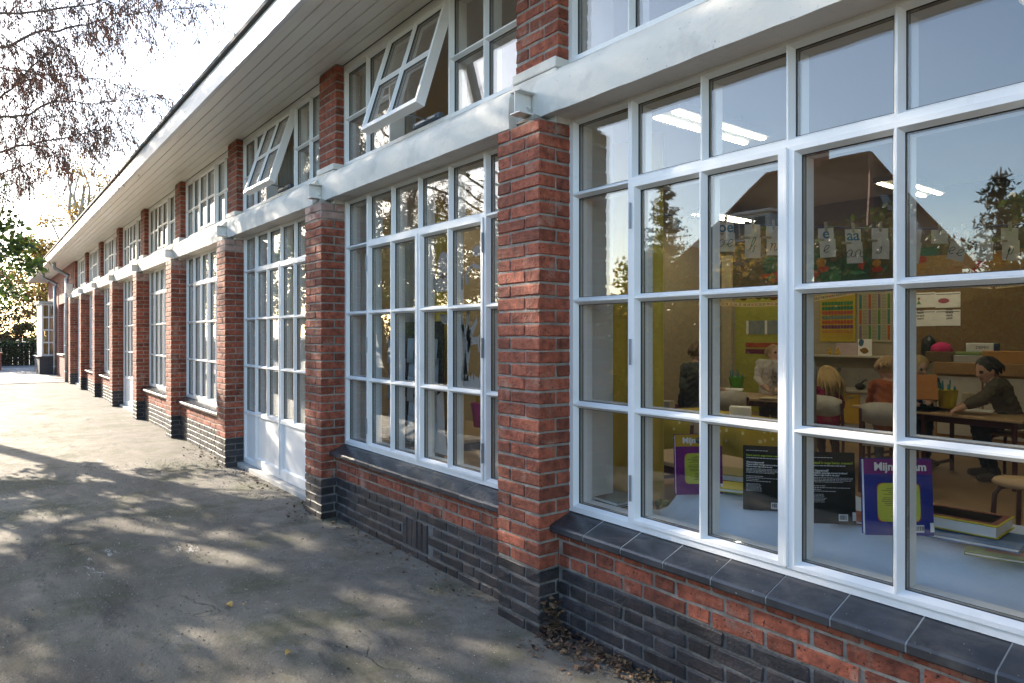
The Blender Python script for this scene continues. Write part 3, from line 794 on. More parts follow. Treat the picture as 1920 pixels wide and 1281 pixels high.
# trees standing between the sun and the yard (they throw the dappled shade)
leafy_tree('yard_tree', 'round green tree with thinning crown standing off in the yard', (-19.0, -8.2, 0), 9, (-18.6, -7.4, 5.6), (2.6, 2.4, 1.9), 14, 70, .12, .035, [0, 1, 2], [LG2, LO, LY], trunk_r=.2, cl=.48, seed=22)
leafy_tree('yard_tree', 'wide olive tree with open crown standing off in the yard', (-17.0, -3.62, 0), 8, (-16.6, -4.55, 8.0), (1.9, 1.4, 1.6), 52, 100, .11, .035, [0, 1, 1], [LO, LG2], trunk_r=.17, cl=.42, seed=23)
for i, (x, y, h_, lb) in enumerate([(-26, -13.2, 5.2, 'olive tree in the far yard, first of the mirrored row'), (-22, -14.3, 4.8, 'olive tree in the far yard, second of the mirrored row'), (-30, -12.4, 5.0, 'olive tree in the far yard, last of the mirrored row')]):
    leafy_tree('yard_row_tree', lb, (x, y, 0), 8, (x, y, h_ * .82), (2.5, 2.2, 3.2), 62, 105, .16, .06, [0, 0, 1, 2], [LO, LG1, LB], trunk_r=.16, cl=.62, group='row of trees in the far yard', seed=80 + i)
# background beyond the end of the building
leafy_tree('autumn_tree', 'tall pale-barked tree with thin yellow leaves beyond the roof end', (-47, 2.9, 0), 14, (-47, 2.9, 8.2), (3.4, 2.6, 4.2), 60, 60, .16, .06, [0, 0, 1, 2], [LY, LO, LB], bark=BARK_P, trunk_r=.42, cl=.7, seed=31, limbs=24)
leafy_tree('autumn_tree', 'yellow autumn tree low behind the white fascia end', (-41, .9, 0), 7, (-41, .6, 4.2), (2.4, 1.8, 2.0), 60, 110, .15, .055, [0, 0, 1, 2], [LY, LO, LB], trunk_r=.16, cl=.6, seed=32)
leafy_tree('autumn_tree', 'brown and gold tree standing behind the ivy fence', (-44, -2.6, 0), 8, (-44, -2.3, 4.6), (2.6, 2.2, 2.6), 54, 100, .16, .055, [0, 1, 2, 2], [LY, LO, LB], trunk_r=.18, cl=.65, seed=33)
for i, (x, y, z, lb, mats) in enumerate([(-38.6, -1.0, 1.35, 'dark twiggy bush behind the ivy fence beside the bay window', [1, 3]), (-38.9, -3.3, 1.5, 'purple-brown bush behind the ivy fence under the green tree', [3, 3, 1]), (-38.3, .9, 1.4, 'olive bush close behind the far corner of the school', [1, 2])]):
    leafy_tree('bush', lb, (x, y, 0), 2, (x, y, z), (1.0, 1.3, 1.2), 34, 150, .11, .04, mats, [LG1, LO, LG2, LB], trunk_r=.05, cl=.38, group='bushes behind the ivy fence', cat='bush', seed=41 + i)
for i, (x, y, lb) in enumerate([(-46, -8.5, 'rust-coloured tree beyond the ivy fence, first past the green tree'), (-49, -13.5, 'rust-coloured tree beyond the ivy fence, second past the green tree'), (-45, -19, 'rust-coloured tree beyond the ivy fence, last past the green tree')]):
    leafy_tree('autumn_tree', lb, (x, y, 0), 8, (x, y, 4.6), (3.0, 2.6, 2.9), 54, 90, .18, .065, [0, 1, 2, 2], [LY, LO, LB], trunk_r=.2, cl=.75, seed=35 + i)
leafy_tree('evergreen_tree', 'dark evergreen tree standing behind the ivy fence at the left edge', (-40.2, -2.6, 0), 5, (-40.2, -2.4, 2.9), (1.6, 2.0, 1.9), 70, 120, .14, .055, [0, 0, 1], [LG1, LO], trunk_r=.12, cl=.5, seed=48)
# dark board fence with ivy
fe = thing('ivy_fence', 'low dark board fence overgrown with ivy past the paving', 'fence', (-37, -3, 0))
FD = M('dark_board', (.035, .03, .028), .9, .3, 8)
for i in range(60):
    mb = MB(); y = -9 + i * .2; mb.cbox(-.015, .015, y, y + .185, 0, 1.02 + U(-.015, .015), .004); mb.build('board', FD, fe)
mb = MB(); mb.cbox(.016, .05, -9, 3, .25, .33, .004); mb.cbox(.016, .05, -9, 3, .78, .86, .004); mb.build('rail', FD, fe)
iv = MB()
for _ in range(5200): leaf(iv, Vector((U(-.02, .22), U(-9, 3.2), U(0, 1) ** .7 * 1.12)), .09, .035, random.choice((0, 0, 1)))
iv.build('ivy', [LG1, LO], fe)
gw = thing('garden_pillar', 'squat brick garden pillar at the left edge of the paving', 'pillar', (-32.3, -1.62, 0))
mb = MB(); mb.box(-.25, .25, -.31, .31, 0, .62); mb.build('shaft', BW, gw); mb = MB(); mb.cbox(-.29, .29, -.35, .35, .62, .69, .008); mb.build('cap', M('red_cap', (.3, .12, .07), .8), gw)

# ------------------------------------------------------------------ across the yard (seen mirrored in the panes)
MY = .434
ROOFT = bpy.data.materials.new('roof_tile'); ROOFT.use_nodes = True; far_brick(ROOFT)
for n_ in ROOFT.node_tree.nodes:
    if n_.type == 'TEX_BRICK':
        n_.inputs['Brick Width'].default_value = .30; n_.inputs['Row Height'].default_value = .26; n_.inputs['Mortar Size'].default_value = .022; n_.inputs['Color1'].default_value = (.085, .038, .024, 1); n_.inputs['Color2'].default_value = (.055, .026, .018, 1); n_.inputs['Mortar'].default_value = (.02, .011, .008, 1)
    if n_.type == 'BUMP': n_.inputs['Distance'].default_value = .04
hs = thing('house', 'big steep-roofed brown tiled house with skylights mirrored in the nearest window', 'house', (-16, MY - 27.7, 0))
def hy(v): return MY - v + 27.7 - MY
def HV(x, yv, z): return (x + 16, -(yv - 27.7), z)
rb = MB(); E_ = [HV(-20.6, 22.9, 4.2), HV(-11.2, 22.9, 4.2), HV(-11.2, 32.5, 4.2), HV(-20.6, 32.5, 4.2)]; A_, B_ = HV(-18.4, 27.7, 9), HV(-13.5, 27.7, 9)
rb.add(E_ + [A_, B_], [(0, 1, 5, 4), (1, 2, 5), (2, 3, 4, 5), (3, 0, 4), (3, 2, 1, 0)])
rf = rb.build('roof', ROOFT, hs, fix=True)
mb = MB()
for a, b in ((A_, B_), (E_[0], A_), (E_[1], B_), (E_[2], B_), (E_[3], A_)): mb.tube([a, b], .11, 6)
mb.build('ridge_tiles', M('ridge_tile', (.16, .07, .045), .8, .2), hs)
mb = MB(); mb.cbox(-.4, .4, -.35, .35, 0, 1.35, .02); o = mb.build('chimney', BW, rf); o.location = HV(-15.9, 27.9, 8.55)
mb = MB(); mb.box(HV(-20.2, 0, 0)[0], HV(-11.6, 0, 0)[0], -4.4, 4.4, 0, 4.2); mb.build('wall', BW, hs)
SKYL = M('skylight', (.35, .42, .55), .1, .02)
nrm = (Vector(E_[2]) - Vector(E_[1])).cross(Vector(B_) - Vector(E_[1])).normalized()
for f, g in ((.32, .46), (.62, .40)):
    base = Vector(E_[1]).lerp(Vector(E_[2]), f); c = base.lerp(Vector(B_), g); up_ = (Vector(B_) - (Vector(E_[1]) + Vector(E_[2])) / 2).normalized(); sd = (Vector(E_[2]) - Vector(E_[1])).normalized()
    Mx = Matrix((( sd.x, up_.x, nrm.x, c.x), (sd.y, up_.y, nrm.y, c.y), (sd.z, up_.z, nrm.z, c.z), (0, 0, 0, 1)))
    mb = MB(); mb.cbox(-.42, .42, -.65, .65, -.02, .09, .01, 0, Mx); mb.cbox(-.36, .36, -.58, .58, .085, .10, .004, 1, Mx); mb.build('skylight', [M('sky_frame', (.2, .19, .18), .6), SKYL], rf)
mb = MB(); c = HV(-17.2, 24.6, 5.9); mb.cbox(c[0] - 1.1, c[0] + 1.1, c[1] - 1.6, c[1] + .45, c[2] - .5, c[2] + .65, .02); mb.cbox(c[0] - 1.25, c[0] + 1.25, c[1] - 1.6, c[1] + .6, c[2] + .65, c[2] + .78, .02)
dm = mb.build('dormer', M('dormer_paint', (.55, .53, .5), .6), rf)
for q in range(3):
    mb = MB(); mb.box(c[0] - .95 + q * .65, c[0] - .95 + q * .65 + .55, c[1] + .445, c[1] + .47, c[2] - .35, c[2] + .5); mb.build('window', M('far_pane', (.03, .035, .04), .1), rf)
# dense hedge added to keep bright far ground out of the reflections
random.seed(58)
hd = thing('blocking_hedge', 'long dark hedge added behind the shrubs to block bright ground', 'hedge', (-8, -10.2, 0)); hm = MB(); hm.box(-14, 13, -.32, .32, 0, 2.2); hm.build('shade_core', M('hedge_shade', (.012, .016, .008), .95), hd); hm = MB()
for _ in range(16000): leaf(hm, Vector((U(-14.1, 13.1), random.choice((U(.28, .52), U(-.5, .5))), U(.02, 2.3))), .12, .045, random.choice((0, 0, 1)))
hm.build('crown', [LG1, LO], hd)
# hedge shrubs and conifers across the yard
spots = [(-9.2, 8.2, 1.15, 'olive shrub in the hedge row across the yard, first from the catkin tree'), (-7.0, 8.6, 1.4, 'yellow-green shrub in the hedge row across the yard, second from the catkin tree'), (-4.8, 8.3, 1.3, 'olive shrub in the hedge row across the yard, third from the catkin tree'),
         (-2.6, 8.7, 1.35, 'olive shrub in the hedge row across the yard, fourth from the catkin tree'), (-.4, 8.4, 1.3, 'dark shrub in the hedge row across the yard, fifth from the catkin tree'), (1.8, 8.7, 1.45, 'dark shrub in the hedge row across the yard, last from the catkin tree')]
for i, (x, y, z, lb) in enumerate(spots):
    leafy_tree('hedge_shrub', lb, (x, -y, 0), 2, (x, -y, z + .3), (1.45, 1.0, 1.6), 66, 130, .12, .045, [[0, 1, 2], [1, 2, 2], [0, 1], [0, 1, 1], [0, 0, 1], [0, 1]][i], [LO, LG2, LY], trunk_r=.05, cl=.42, group='hedge shrubs across the yard', cat='shrub', seed=60 + i)
def conifer(label, x, y, h, r, seed):
    random.seed(seed)
    t = thing('conifer', label, 'tree', (x, y, 0), group='conifers across the yard'); mb = MB(); mb.tube([(0, 0, -.05), (0, 0, h * .6), (0, 0, h)], [.14, .08, .01], 8); mb.build('trunk', BARK, t, True)
    cm = MB(); z = .6
    while z < h - .1:
        rr = r * (1 - z / h) ** .8 + .06
        for q in range(9):
            a = U(0, 6.283); d = Vector((math.cos(a), math.sin(a), -.12)); L = rr * U(.75, 1.1)
            for s in range(int(L / .022) + 8):
                f = U(.1, 1); p = Vector((0, 0, z)) + d * L * f; p.z += f * f * .15; leaf(cm, p + rvec() * .05, .13, .02, 0, -.1)
        z += .2
    cm.build('crown', [LC, LG1], t)
conifer('dark conifer across the yard, left of the brown house in the panes', -13.2, -13.6, 6.0, 1.7, 71)
conifer('slim conifer across the yard, the shorter of two beside the house', -4.5, -12.6, 4.5, 1.15, 72)
conifer('slim conifer across the yard, the taller of two beside the house', -3.1, -12.9, 4.7, 1.25, 73)

# ------------------------------------------------------------------ fallen leaves
random.seed(5)
LIT = M('leaf_litter', (.085, .045, .026), .85, .4, 40, rand=.6, col2=(.20, .12, .055), thr=(.52, .60), scale2=18)
lt = MB()
def litter(x, y, z, L=.035):
    p = Vector((x, y, z)); d = rvec(); d.z *= .45; d.normalize(); s = d.cross(Vector((0, 0, 1)) + rvec() * .6).normalized(); n_ = d.cross(s)
    W = L * U(.2, .4); c = U(-.5, .9) * W
    lt.add([p, p + d * L * .5 + s * W + n_ * c, p + d * L, p + d * L * .5 - s * W + n_ * c], [(0, 1, 2), (0, 2, 3)])
for _ in range(750):                                    # heap against the wall beside the near pier
    f = U(0, 1) ** 1.25; x = X0 + .02 + f * .95; sp = .10 * (1 - f) + .028
    y = .108 - abs(random.gauss(0, 1)) * sp * .8; z = max(.004, (.042 * (1 - f) + .010) * (1 - (.108 - y) / (sp * 2.6)) * U(.1, 1)); litter(x, y, z, U(.012, .042))
for _ in range(420):
    f = U(0, 1); x = X0 - PW - f * 6.5; litter(x, -abs(random.gauss(0, .10)) + (.10 if (x - X0) % PITCH < BAYW else -.01), .004, U(.012, .04))
for _ in range(420): litter(U(-9, .2), -U(.05, 2.6), .004, U(.008, .022))
for _ in range(90): litter(X0 + U(.0, .03), U(.02, .1), U(.05, .3) ** 1.5, U(.02, .05))
GRIT = M('grit', (.22, .20, .17), .9, .4, 60, rand=.6); gr = MB()
for _ in range(9000):
    f = U(0, 1) ** 1.6; x = -.3 - f * 8; y = -U(0, 2.6) + .02; s = U(.0015, .0045) * (1 + f); a = U(0, 6.28)
    gr.add([(x + s * math.cos(a), y + s * math.sin(a), 0), (x + s * math.cos(a + 2.1), y + s * math.sin(a + 2.1), 0), (x + s * math.cos(a + 4.2), y + s * math.sin(a + 4.2), 0), (x, y, s * U(.6, 1.1))], [(0, 1, 3), (1, 2, 3), (2, 0, 3)])
tag(gr.build('grit', GRIT), 'fine grit and crumbs strewn over the concrete', 'grit', kind='stuff')
lo = tag(lt.build('leaf_litter', LIT), 'brown dry leaf litter heaped at the foot of the near pier', 'leaves', kind='stuff')
YL = M('fallen_leaf', (.50, .30, .06), .6, .2, 60)
for (px, py, rz, s, lb) in [(428, 1137, .4, .05, 'curled yellow leaf lying on the dark concrete left of centre'), (541, 1226, 1.9, .036, 'small orange leaf lying on the concrete, lowest in the photo'), (457, 1134, 2.6, .018, 'tiny yellow scrap beside the curled yellow leaf')]:
    p = atZ(px, py, .004); mb = MB(); n = 9; vs = []
    for i in range(n):
        f = i / (n - 1); w = math.sin(f * math.pi) ** .8 * .42 + .01
        for q in (-1, 0, 1): vs.append((f * s - s / 2, q * w * s, abs(q) * w * s * .5 + math.sin(f * 3.1) * s * .18 + .001))
    mb.add(vs, [(i * 3 + k, i * 3 + k + 1, i * 3 + k + 4, i * 3 + k + 3) for i in range(n - 1) for k in (0, 1)])
    o = mb.build('fallen_leaf', YL, None, True, p); o.rotation_euler = (0, 0, rz); tag(o, lb, 'leaf', 'yellow leaves on the concrete')
# ------------------------------------------------------------------ classroom furniture
random.seed(77)
def plain(name, col, rough=.6, **k): return M(name, col, rough, k.pop('var', .06), k.pop('scale', 12), **k)
MAROON = plain('maroon_tube', (.07, .018, .022), .4); BEECH = plain('beech', (.46, .31, .17), .5, scale=5, stretch=(1, 6, 1)); SHELL = plain('beige_shell', (.42, .38, .32), .5)
PAPER = plain('paper', (.90, .89, .87), .9); INK = plain('ink', (.015, .015, .018), .8); BLUEI = plain('blue_ink', (.03, .22, .45), .8); REDI = plain('red_ink', (.45, .05, .04), .8)
YELLOW = plain('yellow_paint', (.60, .36, .02), .5); LAMPW = plain('lamp_housing', (.75, .75, .73), .5); HOUSING = plain('lamp_body', (.22, .22, .215), .6); TUBE = emit('lit_tube', (1.0, .88, .58), 9.5)
BLACKP = plain('black_plastic', (.012, .012, .014), .4)
def luminaire(x, y0, label):
    t = thing('ceiling_light', label, 'light', (x, y0, 3.2), group='twin-tube ceiling lights')
    mb = MB(); mb.cbox(-.17, .17, -.02, 1.32, .012, .075, .006); mb.tube([(0, .2, .075), (0, .2, .2)], .006, 6); mb.tube([(0, 1.1, .075), (0, 1.1, .2)], .006, 6); mb.build('housing', HOUSING, t)
    for s in (-.095, .095): mb = MB(); mb.cbox(s - .026, s + .026, 0, 1.3, -.004, .011, .003); mb.build('tube', TUBE, t)
luminaire(-3.715, 2.5, 'lit twin ceiling light nearest the glass in the nearest window')
luminaire(-3.715, 6.6, 'lit twin ceiling light deep in the room right of the middle mullion')
luminaire(-6.45, 6.6, 'lit twin ceiling light deep in the room above the letter line')
luminaire(-6.45, 2.5, 'lit twin ceiling light behind the second window')
luminaire(-1.1, 2.5, 'lit twin ceiling light over the near end of the classroom')

def table(px, py, dep, w, d, h, label, rz=0):
    p = atD(px, py, dep); t = thing('school_table', label, 'table', (p.x, p.y, FZ), rz, 'school tables')
    mb = MB(); mb.cbox(-w / 2, w / 2, -d / 2, d / 2, h - .024, h, .005); mb.build('tabletop', BEECH, t)
    fr = MB(); fr.cbox(-w / 2 + .06, w / 2 - .06, -d / 2 + .05, d / 2 - .05, h - .085, h - .026, .004); fr.build('apron', MAROON, t)
    for sx in (-1, 1):
        for sy in (-1, 1):
            l = MB(); l.tube([(sx * (w / 2 - .08), sy * (d / 2 - .06), h - .03), (sx * (w / 2 - .08), sy * (d / 2 - .06), 0)], .02, 8); l.build('leg', MAROON, t)
    for sx in (-1, 1): l = MB(); l.tube([(sx * (w / 2 - .08), -d / 2 + .06, .1), (sx * (w / 2 - .08), d / 2 - .06, .1)], .016, 8); l.build('stretcher', MAROON, t)
    return t
def chair(px, py, dep, rz, label, s=1.0, shell=None):
    p = atD(px, py, dep); t = thing('school_chair', label, 'chair', (p.x, p.y, FZ), rz, 'school chairs'); h = .40 * s
    mb = MB(); mb.cbox(-.18 * s, .18 * s, -.18 * s, .18 * s, h - .012, h + .006, .005); mb.build('seat', shell or SHELL, t)
    mb = MB(); n = 7; vs = []
    for i in range(n):
        f = i / (n - 1) * 2 - 1; yb = -.19 * s - .035 * s * (1 - f * f)
        for z in (h + .17 * s, h + .36 * s):
            for dy in (0, .010): vs.append((f * .18 * s, yb - dy, z - (.03 * abs(f) ** 3 if z > h + .3 * s else -.03 * abs(f) ** 3)))
    fs = []
    for i in range(n - 1):
        a = i * 4; b = a + 4; fs += [(a, b, b + 2, a + 2), (a + 1, a + 3, b + 3, b + 1), (a + 2, b + 2, b + 3, a + 3), (a, a + 1, b + 1, b)]
    fs += [(0, 2, 3, 1), (4 * n - 4, 4 * n - 3, 4 * n - 1, 4 * n - 2)]
    mb.add(vs, fs); mb.build('backrest', shell or SHELL, t, True)
    for sx in (-1, 1):
        l = MB(); l.tube([(sx * .185 * s, -.2 * s, h + .30 * s), (sx * .185 * s, -.18 * s, h), (sx * .19 * s, -.2 * s, 0)], .013, 6); l.build('leg', MAROON, t)
        l = MB(); l.tube([(sx * .18 * s, .15 * s, h - .01), (sx * .19 * s, .19 * s, 0)], .013, 6); l.build('leg', MAROON, t)
    return t
table(1418, 742, 7.75, 1.35, .75, .62, 'beech school table between the teacher and the child in white', .1)
table(1795, 800, 6.35, 1.3, .62, .60, 'beech school table before the dark-haired woman', -.12)
table(1700, 800, 6.75, .75, .62, .60, 'beech school table under the boy with the football jumper', -.12)
chair(1668, 800, 5.75, .25, 'beige chair carrying the child in orange'); chair(1573, 800, 6.35, -.2, 'beige chair in front of the girl in magenta')
chair(1365, 780, 6.95, .6, 'beige chair tucked at the table by the green bucket'); chair(1262, 850, 4.9, 1.9, 'grey-white chair half behind the yellow curtain')
def stool(px, py, dep, label, h=.46):
    p = atD(px, py, dep); t = thing('stool', label, 'stool', (p.x, p.y, FZ)); mb = MB(); mb.lathe([(.16, h - .03), (.17, h - .015), (.16, h), (.001, h + .002)], 20); mb.build('seat', BEECH, t, True)
    for k in range(4):
        a = k * 1.571 + .5; l = MB(); l.tube([(.06 * math.cos(a), .06 * math.sin(a), h - .03), (.13 * math.cos(a), .13 * math.sin(a), h - .05), (.155 * math.cos(a), .155 * math.sin(a), h - .09), (.18 * math.cos(a), .18 * math.sin(a), 0)], .014, 8); l.build('leg', MAROON, t, True)
stool(1925, 905, 4.0, 'round beech stool with bent maroon legs at the right edge'); stool(1893, 800, 6.3, 'stool under the dark-haired woman', .42)
# yellow dotted cloth over a table
p = atD(1345, 790, 5.4); DOT = M('dotted_cloth', (.50, .38, .03), .85, .05, 10)
def dots(m):
    t = m.node_tree; L = t.links.new; b = t.nodes['Principled BSDF']; geo = _n(t, 'ShaderNodeNewGeometry'); vo = _n(t, 'ShaderNodeTexVoronoi'); vo.inputs['Scale'].default_value = 16; vo.inputs['Randomness'].default_value = .25; L(geo.outputs['Position'], vo.inputs['Vector'])
    r = _n(t, 'ShaderNodeMapRange'); r.inputs[1].default_value = .20; r.inputs[2].default_value = .24; L(vo.outputs['Distance'], r.inputs[0]); mx = _n(t, 'ShaderNodeMix'); mx.data_type = 'RGBA'; L(r.outputs[0], mx.inputs[0]); mx.inputs[6].default_value = (.75, .70, .35, 1); mx.inputs[7].default_value = (.48, .37, .03, 1); L(mx.outputs[2], b.inputs['Base Color'])
dots(DOT)
tc = thing('dotted_tablecloth', 'yellow white-dotted cloth draped over a table behind the standing books', 'tablecloth', (p.x, p.y, FZ), -.25)
mb = MB(); n = 28; W, D = .62, .34; vs = []; fs = []
for i in range(n * 4):
    s_, f = divmod(i, n); f /= n
    q = [(-W + 2 * W * f, -D), (W, -D + 2 * D * f), (W - 2 * W * f, D), (-W, D - 2 * D * f)][s_]
    wv = .018 * math.sin(i * 1.1) + .012 * math.sin(i * 2.3)
    nx, ny = [(0, -1), (1, 0), (0, 1), (-1, 0)][s_]
    vs += [(q[0], q[1], .665), (q[0] + nx * (.02 + wv * .5), q[1] + ny * (.02 + wv * .5), .52), (q[0] + nx * (.035 + wv), q[1] + ny * (.035 + wv), .30 + .04 * math.sin(i * .35))]
for i in range(n * 4):
    a = i * 3; b = ((i + 1) % (n * 4)) * 3; fs += [(a, a + 1, b + 1, b), (a + 1, a + 2, b + 2, b + 1)]
fs.append(tuple(i * 3 for i in range(n * 4)))
mb.add(vs, fs); mb.build('cloth', DOT, tc, True)
table(1345, 790, 5.4, 1.2, .64, .655, 'table hidden under the yellow dotted cloth', -.25)
table(1330, 860, 4.2, .9, .5, .54, 'low beech desk edge behind the purple book', -.1)
# small things on the tables
def bucket(px, py, dep, col, label, r=.085, h=.15):
    p = atD(px, py, dep); t = thing('bucket', label, 'bucket', p); mb = MB(); mb.lathe([(r * .72, 0), (r, h), (r * 1.06, h), (r * .98, h - .004), (r * .7, .006)], 20); mb.build('body', plain('plastic_' + label.split()[0], col, .35), t, True)
    mb = MB()
    for k in range(7): a = k * .9; mb.tube([(.03 * math.cos(a), .03 * math.sin(a), .02), (.07 * math.cos(a), .07 * math.sin(a), h + .02 + .012 * k)], .006, 6)
    mb.build('pencil', plain('pencil_' + label.split()[0], (.03, .2, .25), .5), t)
bucket(1381, 732, 7.6, (.12, .40, .04), 'green plastic bucket of pens on the left table'); bucket(1776, 765, 6.35, (.62, .50, .02), 'yellow plastic bucket on the table by the boy', .09, .17)
def slab_thing(name, label, cat, px, py, dep, w, d, h, mat, rz=0, rx=0, group=None, extra=None):
    p = atD(px, py, dep); o = MB().cbox(-w / 2, w / 2, -d / 2, d / 2, 0, h, min(.004, h * .3)).build(name, mat, None, False, p); o.rotation_euler = (rx, 0, rz); return tag(o, label, cat, group)
slab_thing('open_book', 'open white book in front of the teacher', 'book', 1362, 732, 7.45, .34, .24, .02, PAPER, .5); slab_thing('worksheet', 'white worksheet lying under the woman\'s hands', 'paper', 1825, 770, 6.15, .30, .21, .006, PAPER, .2)
slab_thing('paper_stack', 'paper stack lying on the yellow dotted cloth', 'paper', 1388, 780, 5.45, .16, .11, .075, PAPER, .5); slab_thing('folder', 'cream folder at the corner of the left table', 'folder', 1455, 748, 7.3, .3, .22, .015, plain('cream_card', (.6, .5, .32), .8), .3)
slab_thing('small_book', 'small stack of paperbacks on the dotted cloth beside the curtain', 'book', 1246, 765, 5.6, .14, .1, .06, plain('grey_book', (.4, .36, .3), .8), .2)
slab_thing('picture_book', 'orange picture book held upright by the boy', 'book', 1737, 750, 6.25, .19, .02, .24, plain('orange_book', (.42, .16, .03), .6), .5, -.35)
slab_thing('cushion', 'cream cushion on the table edge near the woman', 'cushion', 1832, 755, 6.6, .22, .14, .09, plain('cream_cushion', (.55, .45, .3), .9), .1)
# office chair behind the teacher
p = atD(1268, 760, 7.6); t = thing('office_chair', 'dark red upholstered swivel chair behind the teacher', 'chair', (p.x, p.y, FZ), -.9); CR = plain('dark_red_cloth', (.10, .012, .022), .9)
mb = MB(); mb.cbox(-.24, .24, -.24, .24, .44, .52, .03); mb.build('seat', CR, t); mb = MB(); mb.cbox(-.23, .23, -.30, -.22, .56, 1.08, .035); mb.build('backrest', CR, t); mb = MB(); mb.tube([(0, 0, .06), (0, 0, .45)], .03, 10); mb.tube([(0, -.2, .46), (0, -.27, .6)], .02, 8); mb.build('stem', BLACKP, t)
for k in range(5): a = k * 1.2566; mb = MB(); mb.tube([(0, 0, .08), (.26 * math.cos(a), .26 * math.sin(a), .05)], .02, 6); mb.ball((.26 * math.cos(a), .26 * math.sin(a), .025), .025, 8, 6); mb.build('leg', BLACKP, t)

# ------------------------------------------------------------------ back wall
YB = 8.418
def wallbox(px0, py0, px1, py1, th=.008, y=YB):
    pc = atY((px0 + px1) / 2, (py0 + py1) / 2, y); k = (pc.y - CAM.y) / ray((px0 + px1) / 2, 0).y
    return atY(px0, HY, y).x, atY(px1, HY, y).x, CAM.z + (HY - py1) * k / FPX, CAM.z + (HY - py0) * k / FPX
def poster(name, label, cat, px0, py0, px1, py1, mat, y=YB, th=.008, group=None):
    x0, x1, z0, z1 = wallbox(px0, py0, px1, py1, th, y); t = thing(name, label, cat, ((x0 + x1) / 2, y - th, (z0 + z1) / 2), group=group)
    MB().cbox(-(x1 - x0) / 2, (x1 - x0) / 2, 0, th, -(z1 - z0) / 2, (z1 - z0) / 2, .0015).build('board', mat, t); return t, x1 - x0, z1 - z0
VR = (R_(90), 0, 0)
CORK = plain('cork', (.22, .135, .06), .95, scale=60, var=.2)
t, w, h = poster('pinboard', 'wide brown cork pinboard behind the word cards', 'pinboard', 1697, 470, 2040, 676, CORK, th=.012)
for i, (px0, px1, py0, py1, words, lb) in enumerate([(1693, 1754, 549, 577, None, 'picture card of a small figure on the pinboard'), (1754, 1801, 548, 577, None, 'picture card with a pink mound on the pinboard'), (1693, 1754, 582, 612, 'kring\nslang\nstreng\nwang', 'word card reading kring slang streng wang'), (1754, 1801, 581, 611, 'links\ndrank\nslank\npink', 'word card reading links drank slank pink')]):
    t, w, h = poster('word_card', lb, 'card', px0, py0, px1, py1, PAPER, YB - .014 - .001 * i, .003, 'cards on the cork pinboard')
    mb = MB(); mb.box(-w / 2 + .01, w / 2 - .01, -.0008, -.0002, h / 2 - .03, h / 2 - .022); mb.build('rule', INK, t)
    if words: text(words, .042, t, (.02, -.001, .055), VR, INK, align='CENTER', bold=.0008, line=.95)
    elif i == 0: mb = MB(); mb.ball((0, 0, .02), (.018, .002, .022), 10, 6); mb.build('figure_head', plain('figure_skin', (.4, .2, .12), .8), t); mb = MB(); mb.prism([(-.03, -.06), (.03, -.06), (0, 0)], 'y', -.002, 0); mb.build('figure_body', plain('figure_green', (.15, .3, .1), .8), t)
    else: mb = MB(); mb.ball((-.05, 0, -.01), (.07, .003, .035), 14, 8); mb.build('mound', plain('mound_pink', (.45, .12, .16), .8), t)
# number chart and tables chart
t, w, h = poster('number_chart', 'yellow chart of coloured number tiles behind the girl', 'poster', 1538, 541, 1604, 641, plain('chart_yellow', (.50, .36, .03), .8), YB - .004)
rowc = [(.06, .22, .05), (.03, .20, .09), (.48, .09, .06), (.16, .22, .20), (.45, .08, .03), (.16, .04, .12), (.48, .22, .03), (.5, .33, .03)]
for r in range(8):
    for c in range(10): mb = MB(); a = -w / 2 + .03 + c * (w - .06) / 10; z = h * .22 - r * h * .088; mb.cbox(a + .003, a + (w - .06) / 10 - .003, -.004, 0, z - h * .033, z + h * .033, .001); mb.build('number_tile', plain('tile_row_%s' % 'abcdefgh'[r], rowc[r], .8), t)
t, w, h = poster('tables_chart', 'cream multiplication chart headed TAFELS in coloured columns', 'poster', 1608, 540, 1679, 641, plain('chart_cream', (.45, .40, .26), .85), YB - .004)
text('TAFELS', .07, t, (.02, -.001, h / 2 - .045), VR, INK)
for c in range(4):
    for r in range(3):
        mb = MB(); a = -w / 2 + .03 + c * w / 4; z1 = h / 2 - .09 - r * h * .29; mb.box(a, a + .035, -.003, 0, z1 - h * .27, z1); mb.build('colour_bar', plain('bar_%s' % 'abcd'[(c + r) % 4], [(.05, .2, .15), (.42, .1, .04), (.2, .14, .2), (.08, .22, .06)][(c + r) % 4], .8), t)
        for q in range(10): mb = MB(); mb.box(a + .05, a + .12, -.0012, -.0002, z1 - .012 - q * h * .027, z1 - .005 - q * h * .027); mb.build('table_line', plain('grey_ink', (.18, .16, .12), .9), t)
# green painting strip high on the wall
GRP = M('green_painting', (.012, .055, .04), .8, .4, 3, col2=(.05, .03, .015), thr=(.52, .60), scale2=2.2)
for i, (a, b, lb) in enumerate([(1432, 1466, 'dark green painting panel left of the middle mullion'), (1512, 1580, 'dark green painting panel behind the letters e and aa'), (1582, 1668, 'dark green painting panel behind the letter s'), (1670, 1765, 'dark green painting panel right of the letter s'), (1767, 1990, 'dark green painting panel with a red figure at the right edge')]):
    t, w, h = poster('painting', lb, 'painting', a, 466 if i else 482, b, 536, GRP, YB - .003, .008, 'dark green painted panels')
    for q in range(4): mb = MB(); mb.ball((U(-w * .4, w * .4), -.001, U(-h * .35, h * .2)), (U(.04, .12), .002, U(.03, .09)), 8, 5, jit=.25); mb.build('painted_blob', plain('blob_%s' % 'abc'[q % 3], [(.22, .015, .012), (.25, .12, .02), (.02, .12, .06)][q % 3], .8), t)
